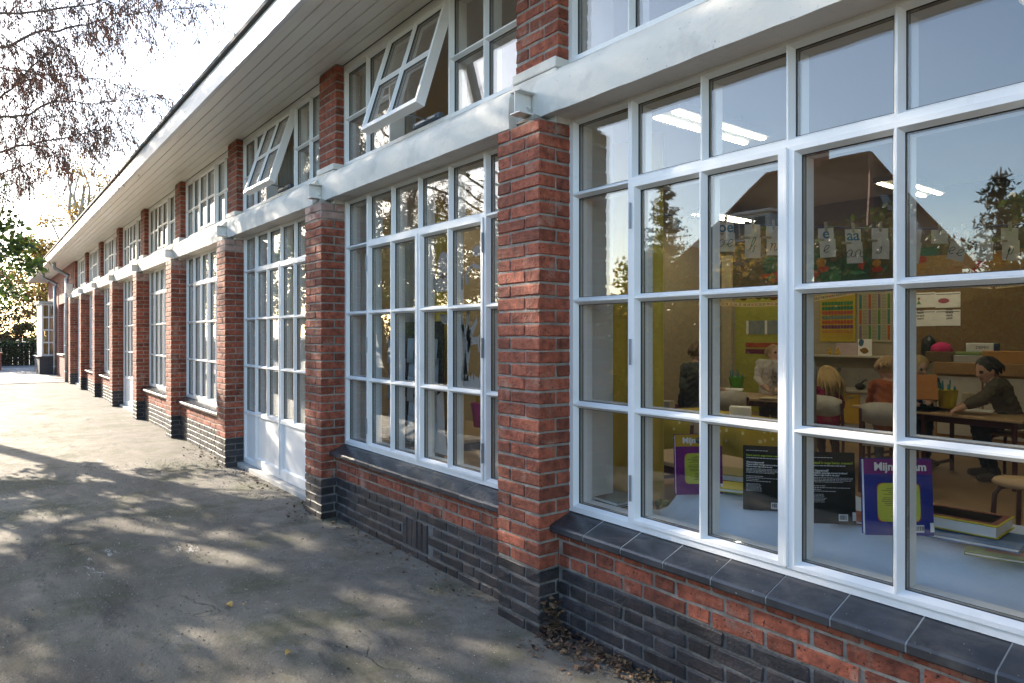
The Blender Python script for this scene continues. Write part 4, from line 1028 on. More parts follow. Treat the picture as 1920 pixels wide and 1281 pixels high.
# green end of the wall, door, planner
t, w, h = poster('door_frame', 'beige door frame left of the green wall', 'door frame', 1356, 480, 1374, 838, plain('door_beige', (.46, .40, .28), .6), YB - .02, .05)
t, w, h = poster('lime_board', 'lime green painted board behind the child in white', 'panel', 1380, 549, 1512, 838, GREENW, YB - .002, .012)
for (a, b, c, d, m_, lb) in [(1398, 643, 1478, 652, plain('strip_red', (.36, .05, .02), .8), 'red strip on the lime green panel'), (1398, 655, 1478, 664, plain('strip_purple', (.14, .015, .06), .8), 'purple strip on the lime green panel')]: poster('colour_strip', lb, 'strip', a, b, c, d, m_, YB - .016, .004)
t, w, h = poster('window_reflection', 'white framed glazed opening in the lime green panel', 'reflection', 1400, 601, 1476, 627, plain('reflection_grey', (.22, .26, .28), .25), YB - .016, .006)  # reflected window put into colour: grey pane with white bars
for q in (-1, 0, 1): mb = MB(); mb.cbox(q * w * .47 - .02, q * w * .47 + .02, -.012, .0, -h / 2, h / 2, .002); mb.build('bar', LAMPW, t)
t, w, h = poster('planner', 'cream planning board with red and yellow lines behind the red chair', 'planner', 1245, 606, 1301, 696, plain('planner_cream', (.55, .48, .36), .8), YB - .01)
for q in range(7): mb = MB(); z = h / 2 - .08 - q * h / 7.4; mb.box(-w / 2, w / 2, -.002, 0, z - .006, z + .006); mb.build('red_line', plain('line_red', (.36, .05, .03), .8), t)
for q in range(5): mb = MB(); a = -w / 2 + (q + 1) * w / 6; mb.box(a - .004, a + .004, -.003, -.0021, -h / 2, h / 2); mb.build('yellow_line', plain('line_yellow', (.5, .36, .04), .8), t)
for i, (a, b, lb) in enumerate([(1246, 1263, 'narrow typed sheet above the planner beside the curtain'), (1268, 1288, 'typed sheet with ragged border above the planner'), (1296, 1312, 'typed sheet above the planner beside the glazing bar')]):
    t, w, h = poster('wall_sheet', lb, 'paper', a, 571, b, 604, PAPER, YB - .004, .003, 'typed sheets above the planner')
    for q in range(8): mb = MB(); z = h / 2 - .03 - q * .03; mb.box(-w * .38, w * U(.1, .38), -.0008, -.0002, z, z + .006); mb.build('typed_line', plain('grey_ink', (.18, .16, .12), .9), t)
# number line garland, sagging strips with numbers
NSTRIP = plain('number_strip', (.62, .50, .30), .85)
def strip(px0, py0, px1, py1, s, label, y=8.2):
    a, b = atY(px0, py0, y), atY(px1, py1, y); L = (b - a).length; t = thing('number_strip', label, 'number line', (a + b) / 2, group='number line strips'); ang = math.atan2(b.z - a.z, b.x - a.x); t.rotation_euler = (0, -ang, 0)
    MB().box(-L / 2, L / 2, 0, .003, -.035, .035).build('strip', NSTRIP, t); n = len(s)
    for i, q in enumerate(s): text(q, .055, t, (-L / 2 + (i + .5) * L / n, -.001, 0), VR, REDI if int(q) % 5 == 0 else INK, bold=.0008)
strip(1267, 560, 1310, 570, ['1', '2', '3', '4', '5', '6', '7'], 'number strip 1 to 7 near the curtain'); strip(1327, 569, 1400, 572, [str(i) for i in range(10, 19)], 'number strip 10 to 18 left of the green panel'); strip(1400, 572, 1475, 569, [str(i) for i in range(19, 29)], 'number strip 19 to 28 over the green panel')
strip(1526, 561, 1602, 548, [str(i) for i in range(36, 47)], 'number strip 36 to 46 across the yellow chart'); strip(1808, 534, 1861, 537, ['66', '67', '68', '69', '70'], 'number strip with sixties over the word cards'); strip(1866, 537, 1925, 530, ['71', '72', '73', '74', '75'], 'number strip with seventies at the right edge')
# shelf, splashback, counter
x0, x1, z0, z1 = wallbox(1518, 666, 1692, 672); sh = thing('wall_shelf', 'long pale shelf over the tiled sink wall', 'shelf', ((x0 + x1) / 2, 8.28, z1)); mb = MB(); mb.cbox(-(x1 - x0) / 2, (x1 - x0) / 2, -.14, .135, -.03, 0, .004); mb.build('board', plain('shelf_grey', (.5, .45, .37), .6), sh)
poster('shelf_card', 'pinkish card leaning on the shelf', 'card', 1568, 643, 1607, 667, plain('pink_card', (.55, .42, .42), .9), 8.30, .004); t, w, h = poster('shelf_book', 'white picture book leaning on the shelf', 'book', 1609, 636, 1635, 667, PAPER, 8.30, .01)
mb = MB(); mb.ball((0, -.003, -.05), (.06, .003, .04), 10, 6, jit=.2); mb.build('picture', plain('blob_b', (.25, .12, .02), .8), t); mb = MB(); mb.ball((-.05, -.003, .07), (.04, .003, .05), 10, 6, jit=.2); mb.build('picture', plain('pic_blue', (.05, .12, .2), .8), t)
for i, (px, lb) in enumerate([(1556, 'yellow rubber toy on the shelf, first from the pipe'), (1571, 'yellow rubber toy on the shelf beside the pink card')]): p = atY(px, 666, 8.24); mb = MB(); mb.ball((0, 0, .035), (.035, .03, .035), 12, 8); mb.ball((0, -.01, .085), .022, 10, 6); tag(mb.build('rubber_toy', YELLOW, None, True, (p.x, 8.24, z1)), lb, 'toy', 'rubber toys on the shelf')
TILEW = plain('glazed_white', (.50, .47, .40), .25)
x0, x1, z0, z1 = wallbox(1518, 690, 1697, 737); t = thing('splashback', 'white tiled splashback behind the sink', 'tiles', ((x0 + x1) / 2, YB - .02, z0)); MB().box(-(x1 - x0) / 2, (x1 - x0) / 2, .006, .018, -.05, z1 - z0).build('bed', GROUT, t)
tw_ = .2
for i in range(int((x1 - x0) / tw_)):
    for j in range(2): mb = MB(); a = -(x1 - x0) / 2 + i * tw_; b = j * (z1 - z0) / 2; mb.cbox(a + .004, a + tw_ - .004, -.002, .006, b + .004, b + (z1 - z0) / 2 - .004, .002); mb.build('tile', TILEW, t)
p = atY(1575, 695, 8.36); mb = MB(); mb.tube([(0, 0, 0), (0, -.08, .02), (0, -.16, .0), (0, -.18, -.06)], .014, 8); mb.lathe([(.03, 0), (.03, .02), (.012, .04)], 10, M=Matrix.Translation((0, -.03, .02))); tag(mb.build('wall_tap', HINGE, None, True, p), 'steel tap on the tiled wall left of the orange child', 'tap')
cz = .52; cc = thing('sink_counter', 'low sink counter with yellow doors behind the children', 'counter', ((x0 + x1) / 2, 8.05, FZ)); W = (x1 - x0) / 2
mb = MB(); mb.cbox(-W, W, -.34, .33, cz - .035, cz, .005); mb.build('worktop', plain('worktop', (.36, .31, .25), .4), cc); mb = MB(); mb.box(-W + .01, W - .01, -.29, .33, 0, cz - .036); mb.build('carcass', plain('carcass_white', (.55, .52, .46), .6), cc)
for q in range(5):
    mb = MB(); a = -W + .05 + q * (2 * W - .1) / 5; mb.cbox(a + .006, a + (2 * W - .1) / 5 - .006, -.312, -.292, .05, cz - .05, .004); d_ = mb.build('door', YELLOW if q in (2, 3) else plain('carcass_white', (.55, .52, .46), .6), cc); mb = MB(); mb.cbox(a + .08, a + .18, -.325, -.313, cz - .11, cz - .095, .002); mb.build('handle', HINGE, d_)
p = atY(1613, 735, 7.95); mb = MB(); mb.ball((0, 0, .05), (.075, .06, .05), 12, 8); mb.tube([(0, 0, .08), (.05, 0, .13), (.09, 0, .15)], .012, 6); tag(mb.build('kettle', BLACKP, None, True, (p.x, 7.95, FZ + cz)), 'dark kettle on the counter left of the orange child', 'kettle')
p = atD(1527, 690, 5.6); t = thing('steel_pipe', 'bent steel pipe right of the middle mullion', 'pipe', (p.x, p.y, FZ)); mb = MB(); mb.tube([(0, 0, 0), (0, 0, p.z - FZ), (-.02, 0, p.z - FZ + .06), (-.06, 0, p.z - FZ + .09)], .018, 10); mb.build('rail', HINGE, t, True)
# low cupboard on the right, things on it
x0 = atY(1752, 690, 7.75).x; x1 = -1.0; zt = atY(1840, 681, 7.75).z; cb = thing('low_cupboard', 'long low cupboard with wooden top and pale doors by the pinboard', 'cupboard', ((x0 + x1) / 2, 8.05, FZ)); W = (x1 - x0) / 2; ht = zt - FZ
mb = MB(); mb.cbox(-W, W, -.33, .34, ht - .15, ht, .006); mb.build('top', plain('oak_top', (.36, .20, .08), .5, stretch=(1, 8, 8)), cb); mb = MB(); mb.box(-W + .01, W - .01, -.28, .34, 0, ht - .151); mb.build('carcass', plain('oak_side', (.3, .17, .07), .6), cb)
for q in range(5): mb = MB(); a = -W + .02 + q * (2 * W - .04) / 5; mb.cbox(a + .012, a + (2 * W - .04) / 5 - .012, -.30, -.281, .04, ht - .18, .004); mb.build('door', plain('pale_door', (.56, .53, .47), .6), cb)
def onit(name, label, cat, px, w, d, h, mat, dz=0, y=7.95): p = atY(px, 680, y); return tag(MB().cbox(-w / 2, w / 2, -d / 2, d / 2, 0, h, min(.006, h * .3)).build(name, mat, None, False, (p.x, y, FZ + ht + dz)), label, cat)
onit('wicker_basket', 'brown wicker basket on the cupboard under the pink hat', 'basket', 1770, .34, .3, .13, M('wicker', (.16, .10, .05), .9, .5, 60, .004, 90)); p = atY(1766, 680, 7.95); mb = MB(); mb.ball((0, 0, .03), (.13, .12, .10), 14, 8, jit=.04); tag(mb.build('knitted_hat', plain('pink_knit', (.55, .02, .14), .95), None, True, (p.x, 7.95, FZ + ht + .12)), 'bright pink knitted hat on the wicker basket', 'hat')
onit('storage_box', 'grey plastic box on the cupboard behind the woman', 'box', 1822, .36, .3, .09, plain('box_grey', (.45, .44, .43), .5)); onit('game_box', 'green game box lying on the grey plastic box', 'box', 1824, .34, .26, .04, plain('box_green', (.2, .28, .08), .6), .092)
t = onit('label_box', 'white box with blue ends above the dark-haired woman', 'box', 1842, .30, .2, .11, LAMPW, .135); mb = MB(); mb.cbox(-.158, -.151, -.1, .1, .002, .108, .001); mb.cbox(.151, .158, -.1, .1, .002, .108, .001); mb.build('end', plain('end_blue', (.03, .05, .25), .6), t); text('DEMO', .05, t, (.03, -.1015, .055), VR, INK)
onit('book_crate', 'orange wooden crate on the cupboard at the right edge', 'crate', 1905, .62, .3, .15, plain('orange_wood', (.45, .22, .05), .6)); p = atY(1742, 680, 8.2); mb = MB(); mb.ball((0, 0, .15), (.10, .1, .19), 12, 8, jit=.08); tag(mb.build('dark_coat', BLACKP, None, True, (p.x, 8.2, FZ + ht)), 'dark coat heaped behind the boy', 'coat')
# pendulum ornament on wall, paper balls garland
mb = MB(); p = atY(1346, 608, YB - .03); mb.lathe([(.05, -.01), (.10, 0), (.05, .01)], 16, M=Matrix.Rotation(R_(90), 4, 'X')); mb.tube([(0, 0, -.08), (0, 0, -.42)], .006, 6); mb.ball((0, 0, -.2), .045, 10, 8); tag(mb.build('wall_clock', plain('clock_beige', (.4, .34, .25), .7), None, True, p), 'small pendulum clock beside the beige door frame', 'clock')
for i in range(9): p = atY(1352 + i * 14, 556 - (i % 3), 7.6); tag(MB().ball((0, 0, 0), .05 + .02 * (i % 2), 10, 8).build('paper_ball', plain('ball_%s' % 'abcd'[i % 4], [(.4, .06, .08), (.4, .3, .03), (.1, .25, .05), (.4, .12, .03)][i % 4], .8), None, True, p), ['first','second','third','fourth','fifth','sixth','seventh','eighth','last'][i] + ' coloured paper ball from the curtain in the hanging row', 'paper ball', 'hanging paper balls')

# ------------------------------------------------------------------ curtains
def curtain(name, label, x0, x1, y, z0, z1, mat, amp=.03, wl=.12, group=None):
    n = max(10, int((x1 - x0) / .012)); vs = []; fs = []
    for i in range(n + 1):
        x = x0 + (x1 - x0) * i / n; yy = y + amp * math.sin((x - x0) * 6.283 / wl) + .35 * amp * math.sin((x - x0) * 6.283 / (wl * .43) + 1)
        for z, s in ((z0, 1.0), (z1, .75)): vs.append((x, y + (yy - y) * s, z)); vs.append((x, y + (yy - y) * s + .004, z))
    for i in range(n):
        a = i * 4; b = a + 4; fs += [(a, b, b + 2, a + 2), (b + 1, a + 1, a + 3, b + 3), (a, a + 1, b + 1, b), (a + 2, b + 2, b + 3, a + 3)]
    fs += [(0, 2, 3, 1), (4 * n, 4 * n + 1, 4 * n + 3, 4 * n + 2)]
    mb = MB(); mb.add(vs, fs); return tag(mb.build(name, mat, None, True), label, 'curtain', group)
CY = plain('yellow_curtain', (.80, .60, .09), .9, trans=.3); CWH = plain('net_curtain', (.66, .64, .58), .95, trans=.4)
curtain('curtain', 'yellow curtain gathered at the pier side of the nearest window', X0 - .16, X0 + .20, .60, .56, 2.36, CY, .035, .11)
curtain('curtain', 'yellow curtain gathered in the second window near the doors', X0 - PITCH + .42, X0 - PITCH + .95, .62, .56, 2.37, CY, .04, .15)
curtain('curtain', 'short yellow curtain behind the open vent above the first glazed doors', X0 - 2 * PITCH + 1.3, X0 - 2 * PITCH + 1.75, .62, 2.64, 3.34, CY, .04, .15)
curtain('curtain', 'off-white curtain gathered in the second window at its far side', X0 - PITCH + .02, X0 - PITCH + .40, .55, .55, 3.3, CWH)
for b in range(2, 9):
    bx = X0 - PITCH * b; nth = ['', '', 'first glazed doors', 'third window', 'fourth window', 'second glazed doors', 'fifth window', 'sixth window', 'last glazed doors'][b]
    if b == 2: curtain('curtain', 'off-white curtain drawn across part of the first glazed doors', bx + .03, bx + 1.25, .55, .08, 3.3, CWH, .035, .13, 'off-white curtains')
    else: curtain('curtain', 'off-white pleated curtain drawn across the ' + nth, bx + .02, bx + BAYW - .03, .54, .08 if KIND[b] == 'D' else .55, 3.36, CWH, .035, .14, 'off-white curtains')

# ------------------------------------------------------------------ letters on the line
LINE = []
DC = 3.9
lp = [(1205, 394), (1232, 400), (1290, 409), (1400, 421), (1470, 424), (1560, 426), (1690, 430), (1800, 428), (1925, 420)]
mb = MB()
for q in range(len(lp) - 1):
    for s in range(4): LINE.append(atD(lp[q][0] + (lp[q + 1][0] - lp[q][0]) * s / 4, lp[q][1] + (lp[q + 1][1] - lp[q][1]) * s / 4, DC))
LINE.append(atD(*lp[-1], DC)); far = atD(2300, 392, DC); LINE.append(far); LINE.insert(0, atD(1100, 375, DC))
mb.tube(LINE, .0045, 5); mb.tube([LINE[0], LINE[0] + Vector((0, 0, 3.4 - LINE[0].z))], .003, 4); mb.tube([far, far + Vector((0, 0, 3.4 - far.z))], .003, 4)
tag(mb.build('letter_line', plain('blue_cord', (.06, .07, .2), .7)), 'blue cord strung across the room carrying letter cards', 'cord')
ROTC = R_(90) - YAW        # facing the camera side of the room
STROKES = {
 'a': [[(.42, .42), (.3, .5), (.12, .42), (.05, .2), (.15, .03), (.3, .08), (.42, .42), (.4, .1), (.5, .03), (.6, .12)]],
 'e': [[(.0, .12), (.2, .2), (.38, .38), (.3, .5), (.14, .42), (.08, .18), (.2, .02), (.4, .1)]],
 'o': [[(.3, .5), (.1, .42), (.05, .18), (.2, .02), (.38, .15), (.4, .36), (.3, .5), (.42, .42), (.58, .44)]],
 'b': [[(.0, .1), (.25, .5), (.36, .9), (.26, 1.0), (.17, .7), (.14, .1), (.25, .0), (.4, .15), (.36, .42), (.5, .4)]],
 'n': [[(.05, .45), (.14, .5), (.1, .0), (.14, .3), (.28, .5), (.36, .4), (.34, .1), (.42, .02), (.55, .12)]],
 's': [[(.0, .05), (.2, .3), (.3, .52), (.34, .3), (.26, .06), (.1, .05)]],
 'r': [[(.0, .3), (.14, .5), (.2, .42), (.34, .42), (.28, .1), (.36, .03)]],
 'p': [[(.1, .2), (.2, .5), (.05, -.45), (.18, .2), (.34, .48), (.44, .36), (.36, .08), (.22, .06)]],
 'z': [[(.05, .45), (.38, .48), (.08, .05), (.42, .05)]]}
def letter_card(px, py_top, py_bot, wpx, word, top, tilt, label, topcol=None, wide=0):
    a = atD(px, py_top, DC - .01); b = atD(px, py_bot, DC - .01); h = a.z - b.z; w = wpx / FPX * DC
    t = thing('letter_card', label, 'card', a, ROTC, 'letter cards on the cord'); t.rotation_euler = (0, tilt, ROTC)
    two = h > .12
    if two:
        mb = MB(); mb.box(-w / 2, w / 2, -.0006, .0006, -h * .45, 0); mb.build('upper_sheet', PAPER, t)
        mb = MB(); mb.box(-w / 2 + .004, w / 2 + .006, -.0036, -.0024, -h, -h * .38); mb.build('lower_sheet', PAPER, t)
    else: mb = MB(); mb.box(-w / 2, w / 2, -.0006, .0006, -h, 0); mb.build('upper_sheet', PAPER, t)
    pg = MB(); pg.cbox(-.006, .006, -.012, .008, -.02, .035, .002); pg.build('clothes_peg', plain('peg_wood', (.5, .45, .38), .7), t)
    if two: pg = MB(); pg.cbox(-w / 2 - .02, -w / 2 + .03, -.012, .006, -h * .40 - .006, -h * .40 + .006, .002); pg.build('clothes_peg', MATS['peg_wood'], t)
    if top: text(top, .085 if not wide else .07, t, (0, -.0016 if not two else -.0012, -h * .19 if two else -h * .5), VR, topcol or BLUEI, bold=.0012)
    if word:
        k = .085; st = MB(); W = .58 * k * len(word); x = -W / 2
        for ch in word:
            for s_ in STROKES[ch]:
                pts = [(x + (u + .18 * v) * k, -.0042, -h * .74 + (v - .2) * k) for u, v in s_]; sm2 = []
                for i in range(len(pts) - 1):
                    p0, p1, p2, p3 = [Vector(pts[max(0, min(len(pts) - 1, i + e))]) for e in (-1, 0, 1, 2)]
                    for f in (0, .33, .66): sm2.append(.5 * ((2 * p1) + (-p0 + p2) * f + (2 * p0 - 5 * p1 + 4 * p2 - p3) * f * f + (-p0 + 3 * p1 - 3 * p2 + p3) * f ** 3))
                sm2.append(Vector(pts[-1])); st.tube(sm2, .0017, 4)
            x += .58 * k
        st.build('handwriting', INK, t)
for args in [(1276, 405, 431, 28, '', 'a', .05, 'small card with a blue printed a on the cord'), (1304, 412, 463, 26, 'z', '', .18, 'card half hidden behind the left glazing bar on the cord'), (1361, 416, 472, 29, 'oe', 'oe', 0, 'card with cursive oe and blue print on the cord'), (1411, 421, 484, 29, 'b', '', .03, 'card with a cursive b on the cord'), (1450, 424, 479, 27, 'n', '', .02, 'card with a cursive n beside the middle mullion'),
             (1548, 428, 483, 29, 'e', 'e', -.05, 'card with a single cursive e on the cord'), (1599, 430, 494, 29, 'aa', 'aa', -.03, 'card with cursive aa and blue printed aa'), (1650, 428, 486, 31, 's', '', .02, 'card with a cursive s on the cord'), (1716, 429, 493, 26, '', '', .14, 'tilted blank card right of the glazing bar on the cord'), (1762, 431, 457, 31, '', '', 0, 'small blank card on the cord'),
             (1803, 431, 490, 31, 'ee', 'ee', .26, 'tilted card with cursive ee and red print', REDI), (1844, 431, 489, 31, 'r', '', .0, 'card with a cursive r on the cord'), (1893, 428, 488, 32, 'p', '', .0, 'card with a cursive p at the right end of the cord')]: letter_card(*args)
# ------------------------------------------------------------------ white cloth and books behind the nearest window
random.seed(91)
bx0 = MB(); bx0.cbox(-2.02, .05, .56, .98, FZ, .655, .008)
tag(bx0.build('low_bookcase', BEECH), 'low bookcase hidden under the white cloth by the nearest window', 'bookcase')
CLOTH = M('white_fleece', (.62, .71, .82), .95, .05, 6, .004, 30)
mb = MB(); nx, ny = 90, 34; vs = []; fs = []
for i in range(nx + 1):
    u = i / nx; x = -2.12 + 2.2 * u
    for j in range(ny + 1):
        v = j / ny                                   # 0 = hem by the glass, 1 = back
        y = .385 + v * .57
        lift = .5 + .5 * math.tanh((y - .475 - .03 * math.sin(x * 5.1) - .022 * math.sin(x * 13)) / .045)
        ends = .5 + .5 * math.tanh((x + 2.02) / .03)
        z = .536 + (.672 - .536 + .010 * math.sin(x * 7 + y * 6) + .006 * math.sin(x * 17 - y * 11)) * lift * ends
        z += .012 * math.sin(x * 9 + 1.3 * math.sin(y * 14)) * (1 - lift) * (1 - v) + .010 * (1 - lift)
        z += (.026 * mnoise.noise(Vector((x * 3.2, y * 7, 1.7))) + .009 * mnoise.noise(Vector((x * 9, y * 15 + x * 4, 4.1)))) * (.25 + .75 * lift) * min(1, v * 5) + .016 * (1 - lift) * abs(mnoise.noise(Vector((x * 11, y * 3, 7.7))))
        vs.append((x + .02 * math.sin(y * 11), y + .012 * math.sin(x * 8) * (1 - v), max(z, .537)))
for i in range(nx):
    for j in range(ny): a = i * (ny + 1) + j; fs.append((a, a + ny + 1, a + ny + 2, a + 1))
mb.add(vs, fs); o = mb.build('white_cloth', CLOTH, None, True); so_ = o.modifiers.new('thick', 'SOLIDIFY'); so_.thickness = .005; so_.offset = 1
tag(o, 'pale fleece cloth draped behind the glass under the standing books', 'cloth')
def P2(n, c, r=.5, **k): return plain(n, c, r, spec=.15, **k)
LIME = P2('lime_panel', (.52, .55, .06)); PURPLE = P2('cover_purple', (.16, .004, .17)); MUST = P2('cover_mustard', (.55, .33, .02)); BLUEC = P2('cover_blue', (.008, .024, .23)); BLKC = P2('cover_black', (.010, .014, .012)); LIMEI = P2('lime_ink', (.5, .62, .04)); WHITEI = P2('white_ink', (.8, .8, .8))
def std_book(px0, px1, pyt, pyb, dep, label, cover, band=None, panel=False, title=None, yaw=0, thick=.022, black=False):
    a = atD(px0, pyb, dep); b = atD(px1, pyb, dep); w = (b - a).length / max(.5, math.cos(yaw)); c = (a + b) / 2; h = (pyb - pyt) / FPX * dep; z = atD((px0 + px1) / 2, pyb, dep).z
    t = thing('standing_book', label, 'book', (c.x, c.y, z), ROTC + yaw, 'books standing on the cloth'); t.rotation_euler = (-.06, 0, ROTC + yaw)
    mb = MB(); mb.cbox(-w / 2, w / 2, -.002, 0, 0, h, .0006); mb.build('cover', cover, t)
    mb = MB(); mb.cbox(-w / 2, w / 2, thick, thick + .002, 0, h, .0006); mb.build('cover', cover, t)
    mb = MB(); mb.cbox(w / 2 - .002, w / 2, .0001, thick - .0001, 0, h, .0005); mb.build('spine', cover, t)
    mb = MB(); mb.box(-w / 2 + .004, w / 2 - .003, .0005, thick - .0005, .003, h - .004); mb.build('page_block', PAPER, t)
    if band: mb = MB(); mb.box(-w / 2 + .0005, w / 2 - .0005, -.0026, -.0021, h * .80, h - .0005); mb.build('title_band', band, t)
    if title:
        for s, x in title: text(s, w * .165, t, (x * w, -.003, h * .895), VR, WHITEI, ext=.0002, bold=.0012)
        mb = MB(); mb.ball((-.005 * w, -.003, h * .893), (w * .065, .0006, w * .065), 12, 8); mb.build('emblem', P2('emblem_teal', (.04, .10, .12)), t)
        mb = MB(); mb.ball((-.03 * w, -.0036, h * .91), (w * .025, .0006, w * .02), 8, 6); mb.ball((.02 * w, -.0036, h * .91), (w * .025, .0006, w * .02), 8, 6); mb.build('emblem', P2('emblem_tan', (.3, .2, .1)), t)
    if panel:
        n = 40; pl = []
        for i in range(n):
            q = 6.2832 * i / n; cs, sn = math.cos(q), math.sin(q); e = .30
            pl.append((w * .325 * math.copysign(abs(cs) ** e, cs) * (1 + .04 * math.cos(2 * q + 3.1)), h * .43 + h * .255 * math.copysign(abs(sn) ** e, sn)))
        mb = MB(); mb.prism(pl, 'y', -.0027, -.0021); mb.build('text_panel', LIME, t, fix=True)
        for i in range(n):
            mb = MB() if i == 0 else mb; q = pl[i]; mb.box(q[0] - .0018, q[0] + .0018, -.0029, -.0022, q[1] - .0018, q[1] + .0018)
        mb.build('stitching', REDI, t)
        for i, L_ in enumerate([.2, .35, .5, .3, .44, 0, .46, .5, .5, .42, .4, 0, .2, .16, .2, .14, .24]):
            if L_: mb = MB(); z_ = h * (.63 - i * .024); mb.box(-w * L_ / 2, w * L_ / 2, -.0031, -.0028, z_, z_ + h * .006); mb.build('text_line', INK, t)
    if black:
        for z_, m_, sz, tx in [(.855, LIMEI, .105, 'Komt zand in enge beren mensen?'), (.745, WHITEI, .075, 'Wat is kippenvel?'), (.712, WHITEI, .072, 'Waarom hebben sommige mensen krulhaar?'), (.680, WHITEI, .072, 'Waarom kleurt mijn huid in de zon?')]:
            text(tx, w * sz * (.60 if len(tx) > 30 else .82), t, (-w * .42, -.0026, h * z_), VR, m_, align='LEFT', ext=.0002, bold=.0004)
        rows = [(.93, .5, WHITEI, .002), (.815, .74, WHITEI, .003), (.645, .86, WHITEI, .0019), (.625, .88, WHITEI, .0019), (.605, .84, WHITEI, .0019), (.585, .7, WHITEI, .0019), (.53, .35, WHITEI, .0019), (.505, .8, WHITEI, .0019), (.48, .3, WHITEI, .0019), (.455, .55, WHITEI, .0019)] + [(.41 - q * .018, .34, WHITEI, .0014) for q in range(7)]
        for z_, L_, m_, th in rows:
            mb = MB(); x = -w * .42
            while x < -w * .42 + w * L_: l_ = U(.003, .012); mb.box(x, min(x + l_, w * .46), -.0025, -.0021, h * z_ - th / 2, h * z_ + th / 2); x += l_ + .0022
            mb.build('text_line', m_, t)
    lb_ = MB(); bw, bh = w * .17, h * .095; cx_, cz_ = w * .27, h * .09; lb_.box(cx_ - bw / 2, cx_ + bw / 2, -.0028, -.0021, cz_ - bh / 2, cz_ + bh / 2); lo_ = lb_.build('barcode_label', PAPER, t)
    bb = MB(); x = cx_ - bw * .38
    while x < cx_ + bw * .38: l_ = random.choice((.0012, .002, .003)); bb.box(x, x + l_, -.0032, -.0029, cz_ - bh * .3, cz_ + bh * .36); x += l_ + random.choice((.0012, .002))
    bb.build('bars', INK, lo_)
    mb = MB(); mb.box(w / 2 - .012, w / 2 + .0004, -.003, .012, h * .05, h * .17); mb.build('spine_label', PAPER, t)
std_book(1267, 1357, 815, 927, 3.02, 'purple book with mustard title band and lime text panel', PURPLE, MUST, True, [('Mijn', -.21), ('am', .30)], .10)
std_book(1397, 1466, 838, 958, 2.78, 'black book with lime heading left of the middle mullion', BLKC, None, False, None, -.32, .018, True)
std_book(1505, 1602, 850, 982, 2.50, 'black book with lime heading right of the middle mullion', BLKC, None, False, None, -.12, .018, True)
std_book(1624, 1749, 862, 1004, 2.26, 'blue book with purple title band and lime text panel', BLUEC, PURPLE, True, [('Mijn', -.21), ('naam', .24)], -.06)
def flat_book(name, label, px, py, dep, w, d, h, cover, rz, z=None, art=None, group=None):
    p = atD(px, py, dep) if dep < 90 else atY(px, py, dep - 100); t = thing(name, label, 'book', (p.x, p.y, p.z if z is None else z), rz, group)
    mb = MB(); mb.cbox(-w / 2, w / 2, -d / 2, d / 2, h - .003, h, .0008); mb.build('cover', cover, t); mb = MB(); mb.cbox(-w / 2, w / 2, -d / 2, d / 2, 0, .003, .0008); mb.build('cover', cover, t); mb = MB(); mb.cbox(-w / 2, -w / 2 + .003, -d / 2, d / 2, .0031, h - .0031, .0006); mb.build('spine', cover, t)
    mb = MB(); mb.box(-w / 2 + .0035, w / 2 - .006, -d / 2 + .005, d / 2 - .005, .0032, h - .0032); mb.build('page_block', PAPER, t)
    if art:
        for (a, b, c, d_, m_) in art: mb = MB(); mb.cbox(a * w, b * w, c * d, d_ * d, h + .0002, h + .0008, .0002); mb.build('cover_art', m_, t)
RDC = P2('cover_red', (.30, .07, .04)); GRN = P2('cover_green', (.14, .22, .06)); YCV = P2('cover_yellow', (.62, .55, .03)); TAN = P2('art_tan', (.42, .26, .19)); BLA = P2('art_blue', (.06, .16, .30)); SKYB = P2('cover_sky', (.06, .2, .42))
zc = .685
flat_book('flat_book', 'green picture book lying lowest at the right edge of the cloth', 1905, 1020, 2.16, .26, .2, .012, GRN, .25, zc - .005, [(-.3, .3, -.3, .3, RDC)]); flat_book('flat_book', 'blue atlas lying under the fat yellow album', 1830, 1000, 2.28, .27, .2, .014, SKYB, .12, zc + .012, [(-.1, .45, -.4, .4, BLA)])
flat_book('flat_book', 'fat yellow-edged album on top of the flat books', 1806, 985, 2.36, .25, .20, .040, YCV, .05, zc + .030, [(-.47, .47, -.4, .47, RDC), (-.4, .4, -.3, .35, TAN), (-.47, -.2, -.35, .3, BLA), (-.05, .08, 0, .2, YCV), (.15, .38, .15, .32, BLA)])
flat_book('flat_book', 'olive book lying between the purple and the black book', 1378, 900, 3.3, .24, .2, .03, P2('cover_olive', (.3, .24, .06)), .3, zc); flat_book('flat_book', 'yellow magazine pile lying behind the purple book', 1380, 905, 3.05, .22, .16, .016, YCV, .4, zc); flat_book('flat_book', 'red pamphlet lying between the black and the blue book', 1612, 955, 2.55, .2, .15, .014, RDC, .1, zc)
z_ = .534
for i, (w, d, h, m_, lb) in enumerate([(.24, .19, .012, P2('cover_mint', (.3, .42, .34)), 'mint book lowest of the pile in the corner pane'), (.2, .17, .010, YCV, 'yellow book in the pile in the corner pane'), (.22, .17, .014, P2('cover_plum', (.12, .05, .12)), 'plum book in the pile in the corner pane'), (.25, .18, .018, P2('cover_photo', (.25, .25, .2)), 'thick glossy album topping the pile in the corner pane')]):
    flat_book('flat_book', lb, 1150, 940, 100.43, w, d, h, m_, U(-.15, .1), z_, None); z_ += h + .001
